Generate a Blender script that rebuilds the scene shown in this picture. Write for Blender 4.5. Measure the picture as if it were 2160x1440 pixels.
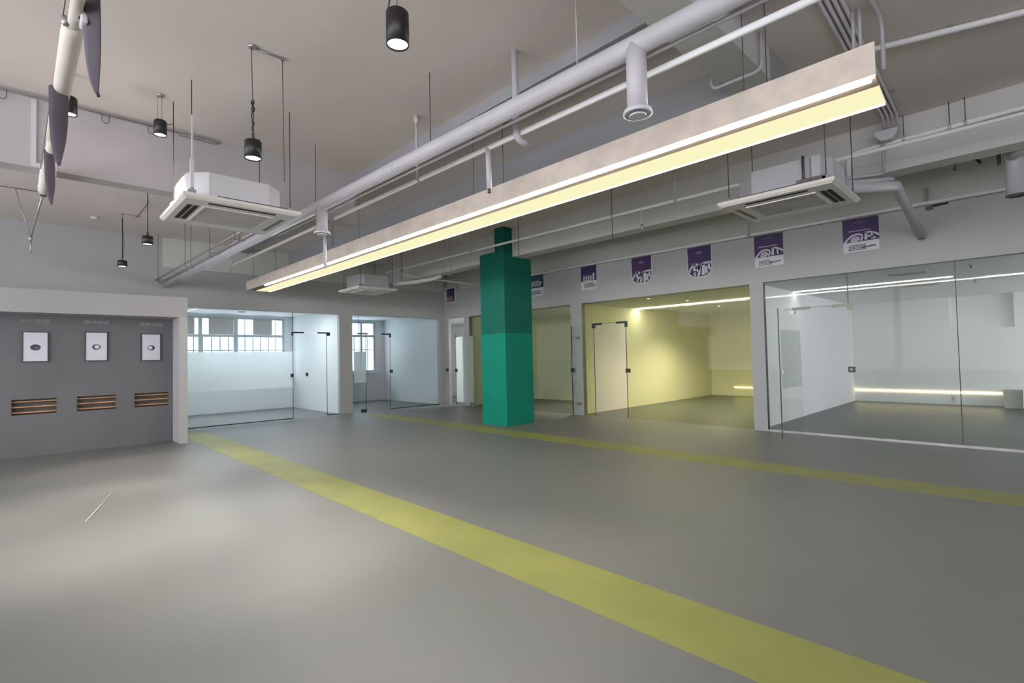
import bpy, bmesh, math, random
from mathutils import Vector, Matrix

random.seed(7)
for o in list(bpy.data.objects):
    bpy.data.objects.remove(o)
SC = bpy.context.scene
COL = SC.collection

# ------------------------------------------------------------------ camera
cam_data = bpy.data.cameras.new('camera')
cam_data.sensor_width = 36.0
cam_data.lens = 17.779
cam_data.clip_start = 0.02
cam_data.clip_end = 200
cam = bpy.data.objects.new('camera', cam_data)
COL.objects.link(cam)
R_ = Vector((0.71802707, -0.69568294, -0.02150298))
U_ = Vector((-0.00618966, -0.03727556, 0.99928586))
F_ = Vector((0.69598765, 0.7173812, 0.0310709))
M = Matrix.Identity(4)
for i in range(3):
    M[i][0], M[i][1], M[i][2] = R_[i], U_[i], -F_[i]
M[0][3], M[1][3], M[2][3] = 0.0, 0.0, 1.4
cam.matrix_world = M
SC.camera = cam

# ------------------------------------------------------------------ world
world = bpy.data.worlds.new('overcast')
SC.world = world
world.use_nodes = True
wn = world.node_tree.nodes
wbg = wn['Background']
wbg.inputs['Color'].default_value = (0.90, 0.94, 1.0, 1)
wbg.inputs['Strength'].default_value = 3.4

# ------------------------------------------------------------------ view
SC.view_settings.view_transform = 'Standard'
SC.view_settings.look = 'None'
SC.view_settings.gamma = 1.0
SC.view_settings.use_curve_mapping = False
SC.view_settings.exposure = 0.78
SC.cycles.use_denoising = True
SC.cycles.max_bounces = 10
SC.cycles.diffuse_bounces = 5
SC.cycles.transparent_max_bounces = 24
SC.cycles.caustics_reflective = False
SC.cycles.caustics_refractive = False
SC.cycles.sample_clamp_indirect = 6.0

LED_MAIN = 50.0      # long suspended fixture
LED_YELLOW = 36.0
LED_ROOM = 9.0      # ceiling lines in the glazed rooms
SPOT_W = 120.0        # pendants
DOWN_W = 130.0        # recessed downlights

# ------------------------------------------------------------------ materials
def nodes_of(name):
    m = bpy.data.materials.new(name)
    m.use_nodes = True
    nt = m.node_tree
    return m, nt, nt.nodes['Principled BSDF']

def mat(name, col, rough=0.6, metal=0.0, var=0.06, scale=3.0, bump=0.0, bscale=60.0, spec=0.5, col2=None):
    """procedural paint: soft noise variation of one colour, optional fine bump"""
    m, nt, b = nodes_of(name)
    tc = nt.nodes.new('ShaderNodeTexCoord')
    nz = nt.nodes.new('ShaderNodeTexNoise')
    nz.inputs['Scale'].default_value = scale
    nz.inputs['Detail'].default_value = 5
    nt.links.new(tc.outputs['Object'], nz.inputs['Vector'])
    rp = nt.nodes.new('ShaderNodeValToRGB')
    c2 = col2 if col2 else tuple(c * (1 - var * 2) for c in col)
    c1 = col if col2 else tuple(min(1, c * (1 + var)) for c in col)
    rp.color_ramp.elements[0].position = 0.3
    rp.color_ramp.elements[1].position = 0.7
    rp.color_ramp.elements[0].color = (*c2, 1)
    rp.color_ramp.elements[1].color = (*c1, 1)
    nt.links.new(nz.outputs['Fac'], rp.inputs['Fac'])
    nt.links.new(rp.outputs['Color'], b.inputs['Base Color'])
    b.inputs['Roughness'].default_value = rough
    b.inputs['Metallic'].default_value = metal
    b.inputs['Specular IOR Level'].default_value = spec
    if bump > 0:
        n2 = nt.nodes.new('ShaderNodeTexNoise')
        n2.inputs['Scale'].default_value = bscale
        n2.inputs['Detail'].default_value = 3
        nt.links.new(tc.outputs['Object'], n2.inputs['Vector'])
        bp = nt.nodes.new('ShaderNodeBump')
        bp.inputs['Strength'].default_value = bump
        bp.inputs['Distance'].default_value = 0.01
        nt.links.new(n2.outputs['Fac'], bp.inputs['Height'])
        nt.links.new(bp.outputs['Normal'], b.inputs['Normal'])
    return m

def emit(name, col, strength):
    m = bpy.data.materials.new(name)
    m.use_nodes = True
    nt = m.node_tree
    nt.nodes.clear()
    e = nt.nodes.new('ShaderNodeEmission')
    e.inputs['Color'].default_value = (*col, 1)
    e.inputs['Strength'].default_value = strength
    o = nt.nodes.new('ShaderNodeOutputMaterial')
    nt.links.new(e.outputs[0], o.inputs['Surface'])
    return m

def glass(name, tint=(0.97, 0.99, 0.98), refl=0.9):
    m = bpy.data.materials.new(name)
    m.use_nodes = True
    nt = m.node_tree
    nt.nodes.clear()
    t = nt.nodes.new('ShaderNodeBsdfTransparent')
    t.inputs['Color'].default_value = (*tint, 1)
    g = nt.nodes.new('ShaderNodeBsdfGlossy')
    g.inputs['Roughness'].default_value = 0.015
    g.inputs['Color'].default_value = (refl, refl, refl, 1)
    f = nt.nodes.new('ShaderNodeFresnel')
    f.inputs['IOR'].default_value = 1.22
    mx = nt.nodes.new('ShaderNodeMixShader')
    o = nt.nodes.new('ShaderNodeOutputMaterial')
    ge = nt.nodes.new('ShaderNodeNewGeometry')
    sb = nt.nodes.new('ShaderNodeMath')
    sb.operation = 'SUBTRACT'
    sb.inputs[0].default_value = 1.0
    nt.links.new(ge.outputs['Backfacing'], sb.inputs[1])
    mu = nt.nodes.new('ShaderNodeMath')
    mu.operation = 'MULTIPLY'
    nt.links.new(f.outputs[0], mu.inputs[0])
    nt.links.new(sb.outputs[0], mu.inputs[1])
    nt.links.new(mu.outputs[0], mx.inputs[0])
    nt.links.new(t.outputs[0], mx.inputs[1])
    nt.links.new(g.outputs[0], mx.inputs[2])
    nt.links.new(mx.outputs[0], o.inputs['Surface'])
    return m

def frost(name, col=(0.9, 0.95, 0.97), clear=0.35):
    m = bpy.data.materials.new(name)
    m.use_nodes = True
    nt = m.node_tree
    nt.nodes.clear()
    t = nt.nodes.new('ShaderNodeBsdfTransparent')
    tr = nt.nodes.new('ShaderNodeBsdfTranslucent')
    tr.inputs['Color'].default_value = (*col, 1)
    d = nt.nodes.new('ShaderNodeBsdfDiffuse')
    d.inputs['Color'].default_value = (*col, 1)
    m1 = nt.nodes.new('ShaderNodeMixShader')
    m1.inputs[0].default_value = 0.35
    m2 = nt.nodes.new('ShaderNodeMixShader')
    m2.inputs[0].default_value = clear
    o = nt.nodes.new('ShaderNodeOutputMaterial')
    nt.links.new(tr.outputs[0], m1.inputs[1])
    nt.links.new(d.outputs[0], m1.inputs[2])
    nt.links.new(m1.outputs[0], m2.inputs[1])
    nt.links.new(t.outputs[0], m2.inputs[2])
    nt.links.new(m2.outputs[0], o.inputs['Surface'])
    return m

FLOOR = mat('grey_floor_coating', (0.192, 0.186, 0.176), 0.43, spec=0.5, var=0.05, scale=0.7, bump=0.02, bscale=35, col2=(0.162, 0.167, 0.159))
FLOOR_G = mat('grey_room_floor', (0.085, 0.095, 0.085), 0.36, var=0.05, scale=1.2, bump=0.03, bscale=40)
STRIPE = mat('yellow_line_paint', (0.262, 0.268, 0.072), 0.5, var=0.06, scale=2.2)
CEIL = mat('white_ceiling_paint', (0.72, 0.645, 0.60), 0.85, var=0.03, scale=0.8, bump=0.08, bscale=25)
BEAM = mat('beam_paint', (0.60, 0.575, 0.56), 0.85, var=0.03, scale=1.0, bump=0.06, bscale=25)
FASCIA = mat('light_grey_fascia', (0.385, 0.365, 0.37), 0.8, var=0.02, scale=0.8)  # slightly darker grey than the hall walls
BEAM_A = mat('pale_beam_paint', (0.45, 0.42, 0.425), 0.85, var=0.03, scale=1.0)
BEAM_G = mat('grey_beam', (0.33, 0.325, 0.34), 0.85, var=0.03, scale=1.0, bump=0.06, bscale=25)  # darker grey for the first two lengthwise beams
WALL = mat('white_wall_paint', (0.45, 0.44, 0.445), 0.8, var=0.02, scale=0.8, bump=0.04, bscale=40)
UPWALL = mat('upper_wall_paint', (0.64, 0.635, 0.60), 0.85, var=0.03, scale=0.8, bump=0.06, bscale=30)
GREYWALL = mat('dark_grey_panel', (0.160, 0.155, 0.163), 0.7, var=0.04, scale=1.5, bump=0.03, bscale=50)
ROOMW = mat('room_white_paint', (0.74, 0.75, 0.755), 0.8, var=0.015, scale=0.8)
CREAM = mat('cream_room_paint', (0.72, 0.68, 0.52), 0.8, var=0.02, scale=0.8)
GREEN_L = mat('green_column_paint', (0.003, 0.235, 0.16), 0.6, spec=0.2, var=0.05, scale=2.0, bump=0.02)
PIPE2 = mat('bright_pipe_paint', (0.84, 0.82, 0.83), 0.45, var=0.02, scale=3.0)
GREEN_U = mat('dark_green_column', (0.006, 0.135, 0.098), 0.6, spec=0.2, var=0.05, scale=2.0, bump=0.02)  # darker green for the upper part of the column
METALW = mat('white_enamel', (0.58, 0.56, 0.59), 0.45, var=0.02, scale=2.0)
PIPE = mat('white_pipe_paint', (0.52, 0.49, 0.52), 0.5, var=0.03, scale=3.0)
ACW = mat('ac_white_plastic', (0.64, 0.60, 0.57), 0.5, var=0.02, scale=2.0)
GRILL = mat('ac_grille_grey', (0.42, 0.40, 0.375), 0.6, var=0.04)
BLACK = mat('black_powder_coat', (0.012, 0.011, 0.012), 0.42, var=0.1)
DARK = mat('dark_void', (0.012, 0.010, 0.009), 0.8, var=0.1)
WIRE = mat('dark_steel_wire', (0.11, 0.10, 0.105), 0.5, metal=0.4)
STEEL = mat('galvanised_steel', (0.42, 0.40, 0.40), 0.4, metal=0.7, var=0.08, scale=8)
BRUSH = mat('brushed_bracket', (0.30, 0.29, 0.25), 0.5, metal=0.2)
DKMETAL = mat('dark_door_hardware', (0.045, 0.06, 0.065), 0.4, metal=0.4)
CONC = mat('tan_fibre_panel', (0.60, 0.51, 0.44), 0.75, var=0.07, scale=6.0, bump=0.1, bscale=90)
WOOD = mat('copper_wood_slat', (0.62, 0.33, 0.17), 0.5, var=0.12, scale=6)
NICHE = mat('niche_lining', (0.17, 0.145, 0.125), 0.7)
CLOTH = mat('purple_grey_sheet', (0.095, 0.075, 0.10), 0.65, var=0.12, scale=3)
CREAMT = mat('cream_tube_wrap', (0.66, 0.60, 0.53), 0.6, var=0.05, scale=4)
RUST = mat('rusty_rod', (0.22, 0.10, 0.045), 0.7, var=0.2, scale=20)
PAPER = mat('poster_paper', (0.66, 0.66, 0.68), 0.6, var=0.02)
PURPLE = mat('poster_purple_print', (0.090, 0.035, 0.15), 0.5, scale=2.4, col2=(0.028, 0.022, 0.085))
VIOLET = mat('poster_violet_print', (0.105, 0.032, 0.115), 0.5, scale=2.4, col2=(0.035, 0.02, 0.085))
TEAL = mat('poster_teal_print', (0.035, 0.075, 0.12), 0.5, scale=2.4, col2=(0.012, 0.03, 0.06))
NAVY = mat('poster_navy_print', (0.05, 0.04, 0.085), 0.5, scale=3, col2=(0.02, 0.02, 0.05))
MAUVE = mat('poster_mauve_print', (0.30, 0.19, 0.23), 0.5, scale=5)
INKW = mat('poster_white_ink', (0.62, 0.60, 0.66), 0.5, var=0.02)
INKF = mat('poster_faint_ink', (0.25, 0.15, 0.30), 0.5, var=0.05)
INKD = mat('poster_dark_ink', (0.10, 0.095, 0.12), 0.5, var=0.05)
LETTER = mat('grey_raised_lettering', (0.50, 0.485, 0.50), 0.5)
CANVAS = mat('white_picture_canvas', (0.70, 0.67, 0.74), 0.6, var=0.015)
FRAME = mat('dark_picture_frame', (0.05, 0.05, 0.075), 0.4)
WINFR = mat('window_frame_grey', (0.50, 0.53, 0.55), 0.5)
BLIND = mat('beige_blind_fabric', (0.50, 0.47, 0.45), 0.8, var=0.03, scale=8)
FACADE = mat('pale_facade', (0.33, 0.37, 0.385), 0.8, var=0.08, scale=0.7)
GL_CLEAR = glass('clear_glass', (0.965, 0.98, 0.955))
GL_BLUE = glass('bluish_glass', (0.95, 0.985, 0.995))
GL_YEL = glass('yellow_tinted_glass', (0.96, 0.975, 0.83))
GL_OLV = glass('olive_tinted_glass', (0.935, 0.95, 0.905))
GL_WIN = glass('window_glass', (0.93, 0.965, 0.98))
FROST = frost('frosted_film', (0.93, 0.97, 0.985), 0.2)
E_LED = emit('led_tube_white', (1.0, 0.965, 0.90), LED_MAIN)
E_DIFF = emit('lit_yellow_diffuser', (1.0, 0.95, 0.58), 0.56)
E_RIM = emit('lit_rim', (1.0, 0.97, 0.75), 0.9)
E_ROOM = emit('room_led_line', (1.0, 0.98, 0.92), LED_ROOM)
E_YROOM = emit('yellow_room_led_line', (1.0, 0.97, 0.86), LED_YELLOW)
E_WARM = emit('warm_led_strip', (1.0, 0.80, 0.42), 5.0)
E_YEL = emit('yellow_led_strip', (1.0, 0.85, 0.30), 5.0)
E_LENS = emit('pendant_lens', (1.0, 0.97, 0.95), 7.0)
E_DOWN = emit('downlight_lens', (1.0, 0.95, 0.72), 6.0)

# ------------------------------------------------------------------ mesh builder
OFF = {}

class MB:
    def __init__(self):
        self.v, self.f, self.s = [], [], []

    def add(self, vs, fs, smooth=False):
        n = len(self.v)
        self.v += [tuple(p) for p in vs]
        self.f += [tuple(i + n for i in q) for q in fs]
        self.s += [smooth] * len(fs)
        return self

    def box(self, x0, x1, y0, y1, z0, z1):
        x0, x1 = min(x0, x1), max(x0, x1)
        y0, y1 = min(y0, y1), max(y0, y1)
        z0, z1 = min(z0, z1), max(z0, z1)
        vs = [(x0, y0, z0), (x1, y0, z0), (x1, y1, z0), (x0, y1, z0), (x0, y0, z1), (x1, y0, z1), (x1, y1, z1), (x0, y1, z1)]
        return self.add(vs, [(3, 2, 1, 0), (4, 5, 6, 7), (0, 1, 5, 4), (1, 2, 6, 5), (2, 3, 7, 6), (3, 0, 4, 7)])

    def path(self, pts, r, n=12, caps=True):
        pts = [Vector(p) for p in pts]
        rr = r if isinstance(r, (list, tuple)) else [r] * len(pts)
        vs, fs = [], []
        t0 = (pts[1] - pts[0]).normalized()
        a = Vector((0, 0, 1)) if abs(t0.z) < 0.9 else Vector((1, 0, 0))
        u = t0.cross(a).normalized()
        for i, p in enumerate(pts):
            if i == 0:
                t = t0
            elif i == len(pts) - 1:
                t = (pts[i] - pts[i - 1]).normalized()
            else:
                t = ((pts[i + 1] - p).normalized() + (p - pts[i - 1]).normalized()).normalized()
            u = (u - t * u.dot(t)).normalized()
            w = t.cross(u)
            for k in range(n):
                an = 2 * math.pi * k / n
                vs.append(p + (u * math.cos(an) + w * math.sin(an)) * rr[i])
        for i in range(len(pts) - 1):
            for k in range(n):
                k2 = (k + 1) % n
                fs.append((i * n + k, i * n + k2, (i + 1) * n + k2, (i + 1) * n + k))
        self.add(vs, fs, True)
        if caps:
            m = len(self.v) - len(vs)
            self.f.append(tuple(m + k for k in reversed(range(n))))
            self.f.append(tuple(m + (len(pts) - 1) * n + k for k in range(n)))
            self.s += [False, False]
        return self

    def tube(self, p, q, r, n=12):
        return self.path([p, q], r, n)

    def lathe(self, c, prof, n=28, caps=True):
        """prof: list of (radius, z) about a vertical axis through c=(x, y)"""
        vs, fs = [], []
        for (r, z) in prof:
            for k in range(n):
                an = 2 * math.pi * k / n
                vs.append((c[0] + r * math.cos(an), c[1] + r * math.sin(an), z))
        for i in range(len(prof) - 1):
            for k in range(n):
                k2 = (k + 1) % n
                fs.append((i * n + k, i * n + k2, (i + 1) * n + k2, (i + 1) * n + k))
        self.add(vs, fs, True)
        if caps:
            m = len(self.v) - len(vs)
            self.f.append(tuple(m + k for k in range(n)))
            self.f.append(tuple(m + (len(prof) - 1) * n + k for k in range(n)))
            self.s += [False, False]
        return self

    def prism(self, poly, fn, a, b):
        """poly: 2-D points; fn(u, v, w) -> xyz; extruded from w=a to w=b"""
        n = len(poly)
        vs = [fn(u, v, a) for u, v in poly] + [fn(u, v, b) for u, v in poly]
        fs = [tuple(range(n)), tuple(reversed(range(n, 2 * n)))]
        fs += [(i, i + n, (i + 1) % n + n, (i + 1) % n) for i in range(n)]
        return self.add(vs, fs)

    def ribbon(self, pts, width, fn, a, b, closed=False):
        """a stroke of constant width along 2-D points, with thickness a..b"""
        P = [Vector(p) for p in pts]
        n = len(P)
        L, Rr = [], []
        for i in range(n):
            if closed:
                d = (P[(i + 1) % n] - P[i - 1])
            else:
                d = P[min(i + 1, n - 1)] - P[max(i - 1, 0)]
            d.normalize()
            nn = Vector((-d.y, d.x)) * width / 2
            L.append(P[i] + nn)
            Rr.append(P[i] - nn)
        for i in range(n if closed else n - 1):
            j = (i + 1) % n
            self.prism([L[i], L[j], Rr[j], Rr[i]], fn, a, b)
        return self

    def build(self, name, material, parent=None, loc=None, bevel=0.0, kind=None, label=None):
        off = Vector((0, 0, 0))
        if parent is not None:
            off = OFF[parent.name]
        elif loc is not None:
            off = Vector(loc)
        me = bpy.data.meshes.new(name)
        me.from_pydata([tuple(Vector(p) - off) for p in self.v], [], self.f)
        me.polygons.foreach_set('use_smooth', self.s)
        me.materials.append(material)
        bm = bmesh.new()
        bm.from_mesh(me)
        bmesh.ops.recalc_face_normals(bm, faces=bm.faces)
        bm.to_mesh(me)
        bm.free()
        me.update()
        o = bpy.data.objects.new(name, me)
        COL.objects.link(o)
        if parent is not None:
            o.parent = parent
        else:
            o.location = off
        OFF[o.name] = off
        if bevel > 0:
            md = o.modifiers.new('bevel', 'BEVEL')
            md.width = bevel
            md.segments = 2
            md.limit_method = 'ANGLE'
        if kind:
            o['kind'] = kind
        if label:
            o['label'] = label
        return o


def tag(o, label, cat, group=None):
    o['label'] = label
    o['category'] = cat
    if group:
        o['group'] = group
    return o


def thing(name, label, cat, loc, group=None):
    o = bpy.data.objects.new(name, None)
    o.empty_display_size = 0.1
    COL.objects.link(o)
    o.location = loc
    OFF[o.name] = Vector(loc)
    return tag(o, label, cat, group)


def struct(name, mb, material, bevel=0.0):
    return mb.build(name, material, kind='structure', bevel=bevel)


def setting(name, loc):
    o = bpy.data.objects.new(name, None)
    COL.objects.link(o)
    o.location = loc
    OFF[o.name] = Vector(loc)
    o['kind'] = 'structure'
    return o


def spot(name, loc, watts, angle, col=(1, 0.93, 0.86), blend=0.6, size=0.04, parent=None):
    l = bpy.data.lights.new(name, 'SPOT')
    l.energy = watts
    l.spot_size = math.radians(angle)
    l.spot_blend = blend
    l.color = col
    l.shadow_soft_size = size
    o = bpy.data.objects.new(name, l)
    COL.objects.link(o)
    if parent:
        o.parent = parent
        o.location = Vector(loc) - OFF[parent.name]
    else:
        o.location = loc
    return o


def arc(cx, cy, rx, ry, a0, a1, n=14):
    return [(cx + rx * math.cos(math.radians(a0 + (a1 - a0) * i / n)), cy + ry * math.sin(math.radians(a0 + (a1 - a0) * i / n))) for i in range(n + 1)]


def bend(p0, p1, p2, r, n=5):
    """rounded corner p0-p1-p2"""
    p0, p1, p2 = Vector(p0), Vector(p1), Vector(p2)
    a = p1 + (p0 - p1).normalized() * r
    b = p1 + (p2 - p1).normalized() * r
    return [a * (1 - t) ** 2 + p1 * 2 * t * (1 - t) + b * t * t for t in [i / n for i in range(n + 1)]]


# ------------------------------------------------------------------ setting
ZC = 4.09
XR = 9.46     # hall face of the right wall
YB = 12.75    # hall face of the back wall
struct('floor', MB().box(-5.2, 9.55, -6.2, 12.80, -0.2, 0.0), FLOOR)
struct('floor_white_rooms', MB().box(-0.5, 9.55, 12.80, 16.4, -0.2, 0.0), FLOOR)
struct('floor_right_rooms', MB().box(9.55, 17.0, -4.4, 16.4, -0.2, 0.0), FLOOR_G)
struct('ceiling', MB().box(-5.2, 9.9, -6.2, 13.0, ZC, ZC + 0.2), CEIL)

# beams of the hall
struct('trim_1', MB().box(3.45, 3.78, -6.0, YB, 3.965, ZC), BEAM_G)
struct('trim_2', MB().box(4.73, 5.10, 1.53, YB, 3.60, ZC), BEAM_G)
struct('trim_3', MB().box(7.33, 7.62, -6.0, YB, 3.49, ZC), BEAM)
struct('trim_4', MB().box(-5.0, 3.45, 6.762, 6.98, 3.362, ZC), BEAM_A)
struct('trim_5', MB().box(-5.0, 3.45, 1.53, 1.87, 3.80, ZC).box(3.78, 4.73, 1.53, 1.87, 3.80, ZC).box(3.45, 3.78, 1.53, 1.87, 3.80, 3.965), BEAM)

# back wall with its two glazed openings
wb = MB()
wb.box(-5.2, 2.02, YB, YB + 0.12, 0, ZC)
wb.box(6.02, 6.385, YB, YB + 0.12, 0, 2.63)
wb.box(9.25, 9.60, YB, YB + 0.12, 0, 2.63)
wb.box(2.02, 9.60, YB, YB + 0.12, 2.63, ZC)
struct('wall_back', wb, WALL)
# lower box-out with the dark display wall
struct('wall_display_fascia', MB().box(-5.0, 2.13, 10.53, 11.07, 2.235, 2.59), FASCIA)
struct('wall_display_fin', MB().box(2.005, 2.13, 10.53, YB, 0, 2.235).box(2.005, 2.13, 11.07, YB, 2.235, 2.59), WALL)
NX = [(-0.121, 0.425), (0.654, 1.191), (1.422, 1.952)]
NZ0, NZ1 = 0.648, 0.912
dg = MB()
dg.box(-5.0, 2.005, 11.07, 11.25, 0, NZ0)
dg.box(-5.0, 2.005, 11.07, 11.25, NZ1, 2.235)
xs = [-5.0] + [a for p in NX for a in p] + [2.005]
for i in range(0, len(xs), 2):
    dg.box(xs[i], xs[i + 1], 11.07, 11.25, NZ0, NZ1)
dg.box(-5.0, 2.005, 11.25, 11.27, 0, 2.59)
struct('wall_display_panel', dg, GREYWALL)

# right wall: partition up to the pipe, upper wall set back above it
wr = MB()
T = 0.10
wr.box(XR, XR + T, 12.56, YB, 0, 2.63)
wr.box(XR, XR + T, 11.55, 11.80, 0, 2.63)
wr.box(XR, XR + T, 7.37, 7.715, 0, 2.63)
wr.box(XR, XR + T, 3.31, 3.545, 0, 2.63)
wr.box(XR, XR + T, -6.0, YB, 2.63, 3.47)
wr.box(XR, XR + T, -6.0, -4.2, 0, 2.63)
struct('wall_right', wr, WALL)
struct('wall_right_upper', MB().box(XR + 0.1, XR + 0.22, -6.0, YB, 3.40, ZC), UPWALL)
struct('wall_back_upper', MB().box(2.13, XR, YB - 0.015, YB, 3.47, ZC), UPWALL)
# far sides of the hall, behind the photographer: unglazed openings sized for fill light
wl = MB().box(-5.2, -5.0, -6.2, 12.8, 0, 0.6).box(-5.2, -5.0, -6.2, 12.8, 3.75, ZC)
for y in (-6.2, -1.4, 3.5, 8.4, 12.6):
    wl.box(-5.2, -5.0, y, y + 0.2, 0.6, 3.75)
struct('wall_left', wl, WALL)
wf = MB().box(-5.0, 9.55, -6.2, -6.0, 0, 0.9).box(-5.0, 9.55, -6.2, -6.0, 3.2, ZC)
wf.box(-1.8, -1.6, -6.2, -6.0, 0.9, 3.2).box(0.2, 9.55, -6.2, -6.0, 0.9, 3.2)
struct('wall_front', wf, WALL)

# white rooms behind the back wall
struct('ceiling_white_rooms', MB().box(1.9, 9.55, YB + 0.12, 16.4, 2.80, 2.9), ROOMW)
W1 = (2.55, 5.83)
W2 = (6.95, 8.93)
wz0, wz1 = 1.0, 2.74
rw = MB()
rw.box(1.0, 9.5, 16.1, 16.3, 0, wz0)
rw.box(1.0, 9.5, 16.1, 16.3, wz1, 2.9)
for a, b in ((1.0, W1[0]), (W1[1], W2[0]), (W2[1], 9.5)):
    rw.box(a, b, 16.1, 16.3, wz0, wz1)
struct('wall_window', rw, ROOMW)
struct('wall_white_rooms_partition', MB().box(6.06, 6.34, YB + 0.12, 16.1, 0, 2.8), ROOMW)
struct('wall_white_rooms_right', MB().box(9.25, 9.45, YB + 0.12, 16.1, 0, 2.8), ROOMW)
struct('wall_white_rooms_left', MB().box(1.9, 2.0, YB + 0.12, 16.1, 0, 2.8), ROOMW)

# rooms behind the right wall
struct('ceiling_right_rooms', MB().box(XR + T, 17.0, -4.4, 16.4, 2.655, 2.75), ROOMW)
struct('wall_yellow_room', MB().box(9.56, 16.6, 7.55, 7.66, 0, 2.655).box(16.6, 16.75, 3.545, 7.55, 0, 2.655), CREAM)
struct('wall_partition', MB().box(9.56, 16.6, 3.49, 3.545, 0, 2.655), ROOMW)
gb = MB()
gb.box(16.55, 16.75, 1.43, 3.49, 0, 2.655)
gb.box(16.55, 16.75, -4.2, 0.29, 0, 2.655)
gb.box(16.55, 16.75, 0.29, 1.43, 0, 1.86)
gb.box(16.70, 16.75, 0.29, 1.43, 1.86, 2.655)
struct('wall_glass_room', gb, ROOMW)
ge = MB().box(9.56, 16.75, -4.4, -4.2, 0, 0.35).box(9.56, 16.75, -4.4, -4.2, 2.5, 2.655)
for x in (9.56, 12.0, 14.4, 16.5):
    ge.box(x, x + 0.2, -4.4, -4.2, 0.35, 2.5)
struct('wall_glass_room_end', ge, ROOMW)
struct('wall_olive_room', MB().box(12.4, 12.5, 7.66, 11.7, 0, 2.655).box(9.56, 12.4, 11.6, 11.7, 0, 2.655), mat('pale_olive_paint', (0.60, 0.61, 0.49), 0.8, var=0.02))
struct('wall_corner_room', MB().box(11.6, 11.7, 11.7, 16.1, 0, 2.655).box(9.45, 11.7, 16.1, 16.2, 0, 2.655), ROOMW)
struct('trim_6', MB().box(XR - 0.004, XR + 0.03, -4.2, 3.31, 0.0, 0.035), STEEL)     # floor channel of the clear glazing
fr = MB()
for (y0, y1) in ((3.545, 7.37), (7.715, 11.55)):
    fr.box(XR - 0.006, XR + 0.1, y0, y1, 2.615, 2.63)
    fr.box(XR - 0.006, XR + 0.1, y1 - 0.012, y1, 0, 2.615)
struct('trim_7', fr, mat('olive_channel', (0.22, 0.22, 0.15), 0.5, metal=0.4))
tl = MB().box(XR - 0.004, XR + 0.04, -4.2, 3.31, 2.622, 2.634).box(XR - 0.004, XR + 0.06, 3.302, 3.312, 0, 2.622)
struct('trim_8', tl, DKMETAL)

# ------------------------------------------------------------------ windows of the white rooms
def window(name, x0, x1, mull, ngrid, transom, blinds):
    w = setting(name, ((x0 + x1) / 2, 16.1, wz0))
    f = MB()
    f.box(x0, x1, 16.12, 16.2, wz0, wz0 + 0.06).box(x0, x1, 16.12, 16.2, wz1 - 0.06, wz1)
    f.box(x0, x0 + 0.06, 16.12, 16.2, wz0 + 0.06, wz1 - 0.06).box(x1 - 0.06, x1, 16.12, 16.2, wz0 + 0.06, wz1 - 0.06)
    f.build('window_frame', WINFR, w)
    MB().box(x0 + 0.06, x1 - 0.06, 16.11, 16.2, transom - 0.035, transom + 0.035).build('transom', WINFR, w)
    for m, h in mull:
        MB().box(m - h, m + h, 16.105, 16.21, wz0 + 0.06, wz1 - 0.06).build('mullion', WINFR, w)
    for i in range(1, ngrid):
        x = x0 + (x1 - x0) * i / ngrid
        MB().box(x - 0.012, x + 0.012, 16.22, 16.24, wz0 + 0.05, transom).build('grille_bar', WINFR, w)
        if i % 2 == 0:
            MB().box(x - 0.009, x + 0.009, 16.22, 16.24, transom, wz1 - 0.05).build('grille_bar', WINFR, w)
    MB().box(x0, x1, 16.222, 16.238, 1.76, 1.785).build('grille_rail', WINFR, w)
    MB().box(x0 + 0.06, x1 - 0.06, 16.155, 16.163, wz0 + 0.06, wz1 - 0.06).build('pane', GL_WIN, w)
    for a, b, zb in blinds:
        p = MB().box(a, b, 16.112, 16.118, zb, wz1 - 0.07)
        p.tube((a, 16.115, wz1 - 0.065), (b, 16.115, wz1 - 0.065), 0.012, 8)
        p.build('blind', BLIND, w)
    MB().box(x0 - 0.05, x1 + 0.05, 15.97, 16.1, wz0 - 0.045, wz0).build('window_sill', ROOMW, w)
    return w

window('window_1', W1[0], W1[1], [(3.56, 0.045), (4.46, 0.055)], 15, 2.19, [(2.6, 3.42, 2.23), (3.77, 4.40, 2.23), (4.93, 5.46, 2.23)])
window('window_2', W2[0], W2[1], [(8.40, 0.03)], 8, 2.24, [])
# neighbouring building seen through the panes
nb = thing('building', 'pale neighbouring building outside the window of the white room', 'building', (6.0, 21.0, 0))
MB().box(2.2, 14.5, 21.0, 23.0, 0, 5.0).build('facade', FACADE, nb)
for i in range(7):
    MB().box(4.6 + i * 1.1, 5.3 + i * 1.1, 20.96, 21.0, 1.2, 2.0).build('far_window', WINFR, nb)
MB().box(2.1, 14.6, 20.9, 23.1, 5.0, 5.1).build('parapet', ROOMW, nb)

# ------------------------------------------------------------------ floor markings
tag(MB().box(2.255, 2.735, -1.6, 12.2, 0.0, 0.0022).build('floor_stripe', STRIPE), 'wide yellow stripe across the floor, nearer the camera', 'floor marking')
tag(MB().box(6.285, 6.785, -1.6, 12.0, 0.0, 0.0022).build('floor_stripe', STRIPE), 'yellow stripe passing in front of the green column and glass rooms', 'floor marking')

# ------------------------------------------------------------------ green column
c = thing('column', 'green square column with a narrower neck under the ceiling beam', 'column', (7.48, 7.88, 0))
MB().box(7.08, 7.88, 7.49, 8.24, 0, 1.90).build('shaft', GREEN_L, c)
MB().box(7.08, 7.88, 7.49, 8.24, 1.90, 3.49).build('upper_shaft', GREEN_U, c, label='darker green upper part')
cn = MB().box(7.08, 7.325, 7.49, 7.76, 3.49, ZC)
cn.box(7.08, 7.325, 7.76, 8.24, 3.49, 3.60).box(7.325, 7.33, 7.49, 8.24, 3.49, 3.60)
cn.build('neck', GREEN_U, c)

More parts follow.
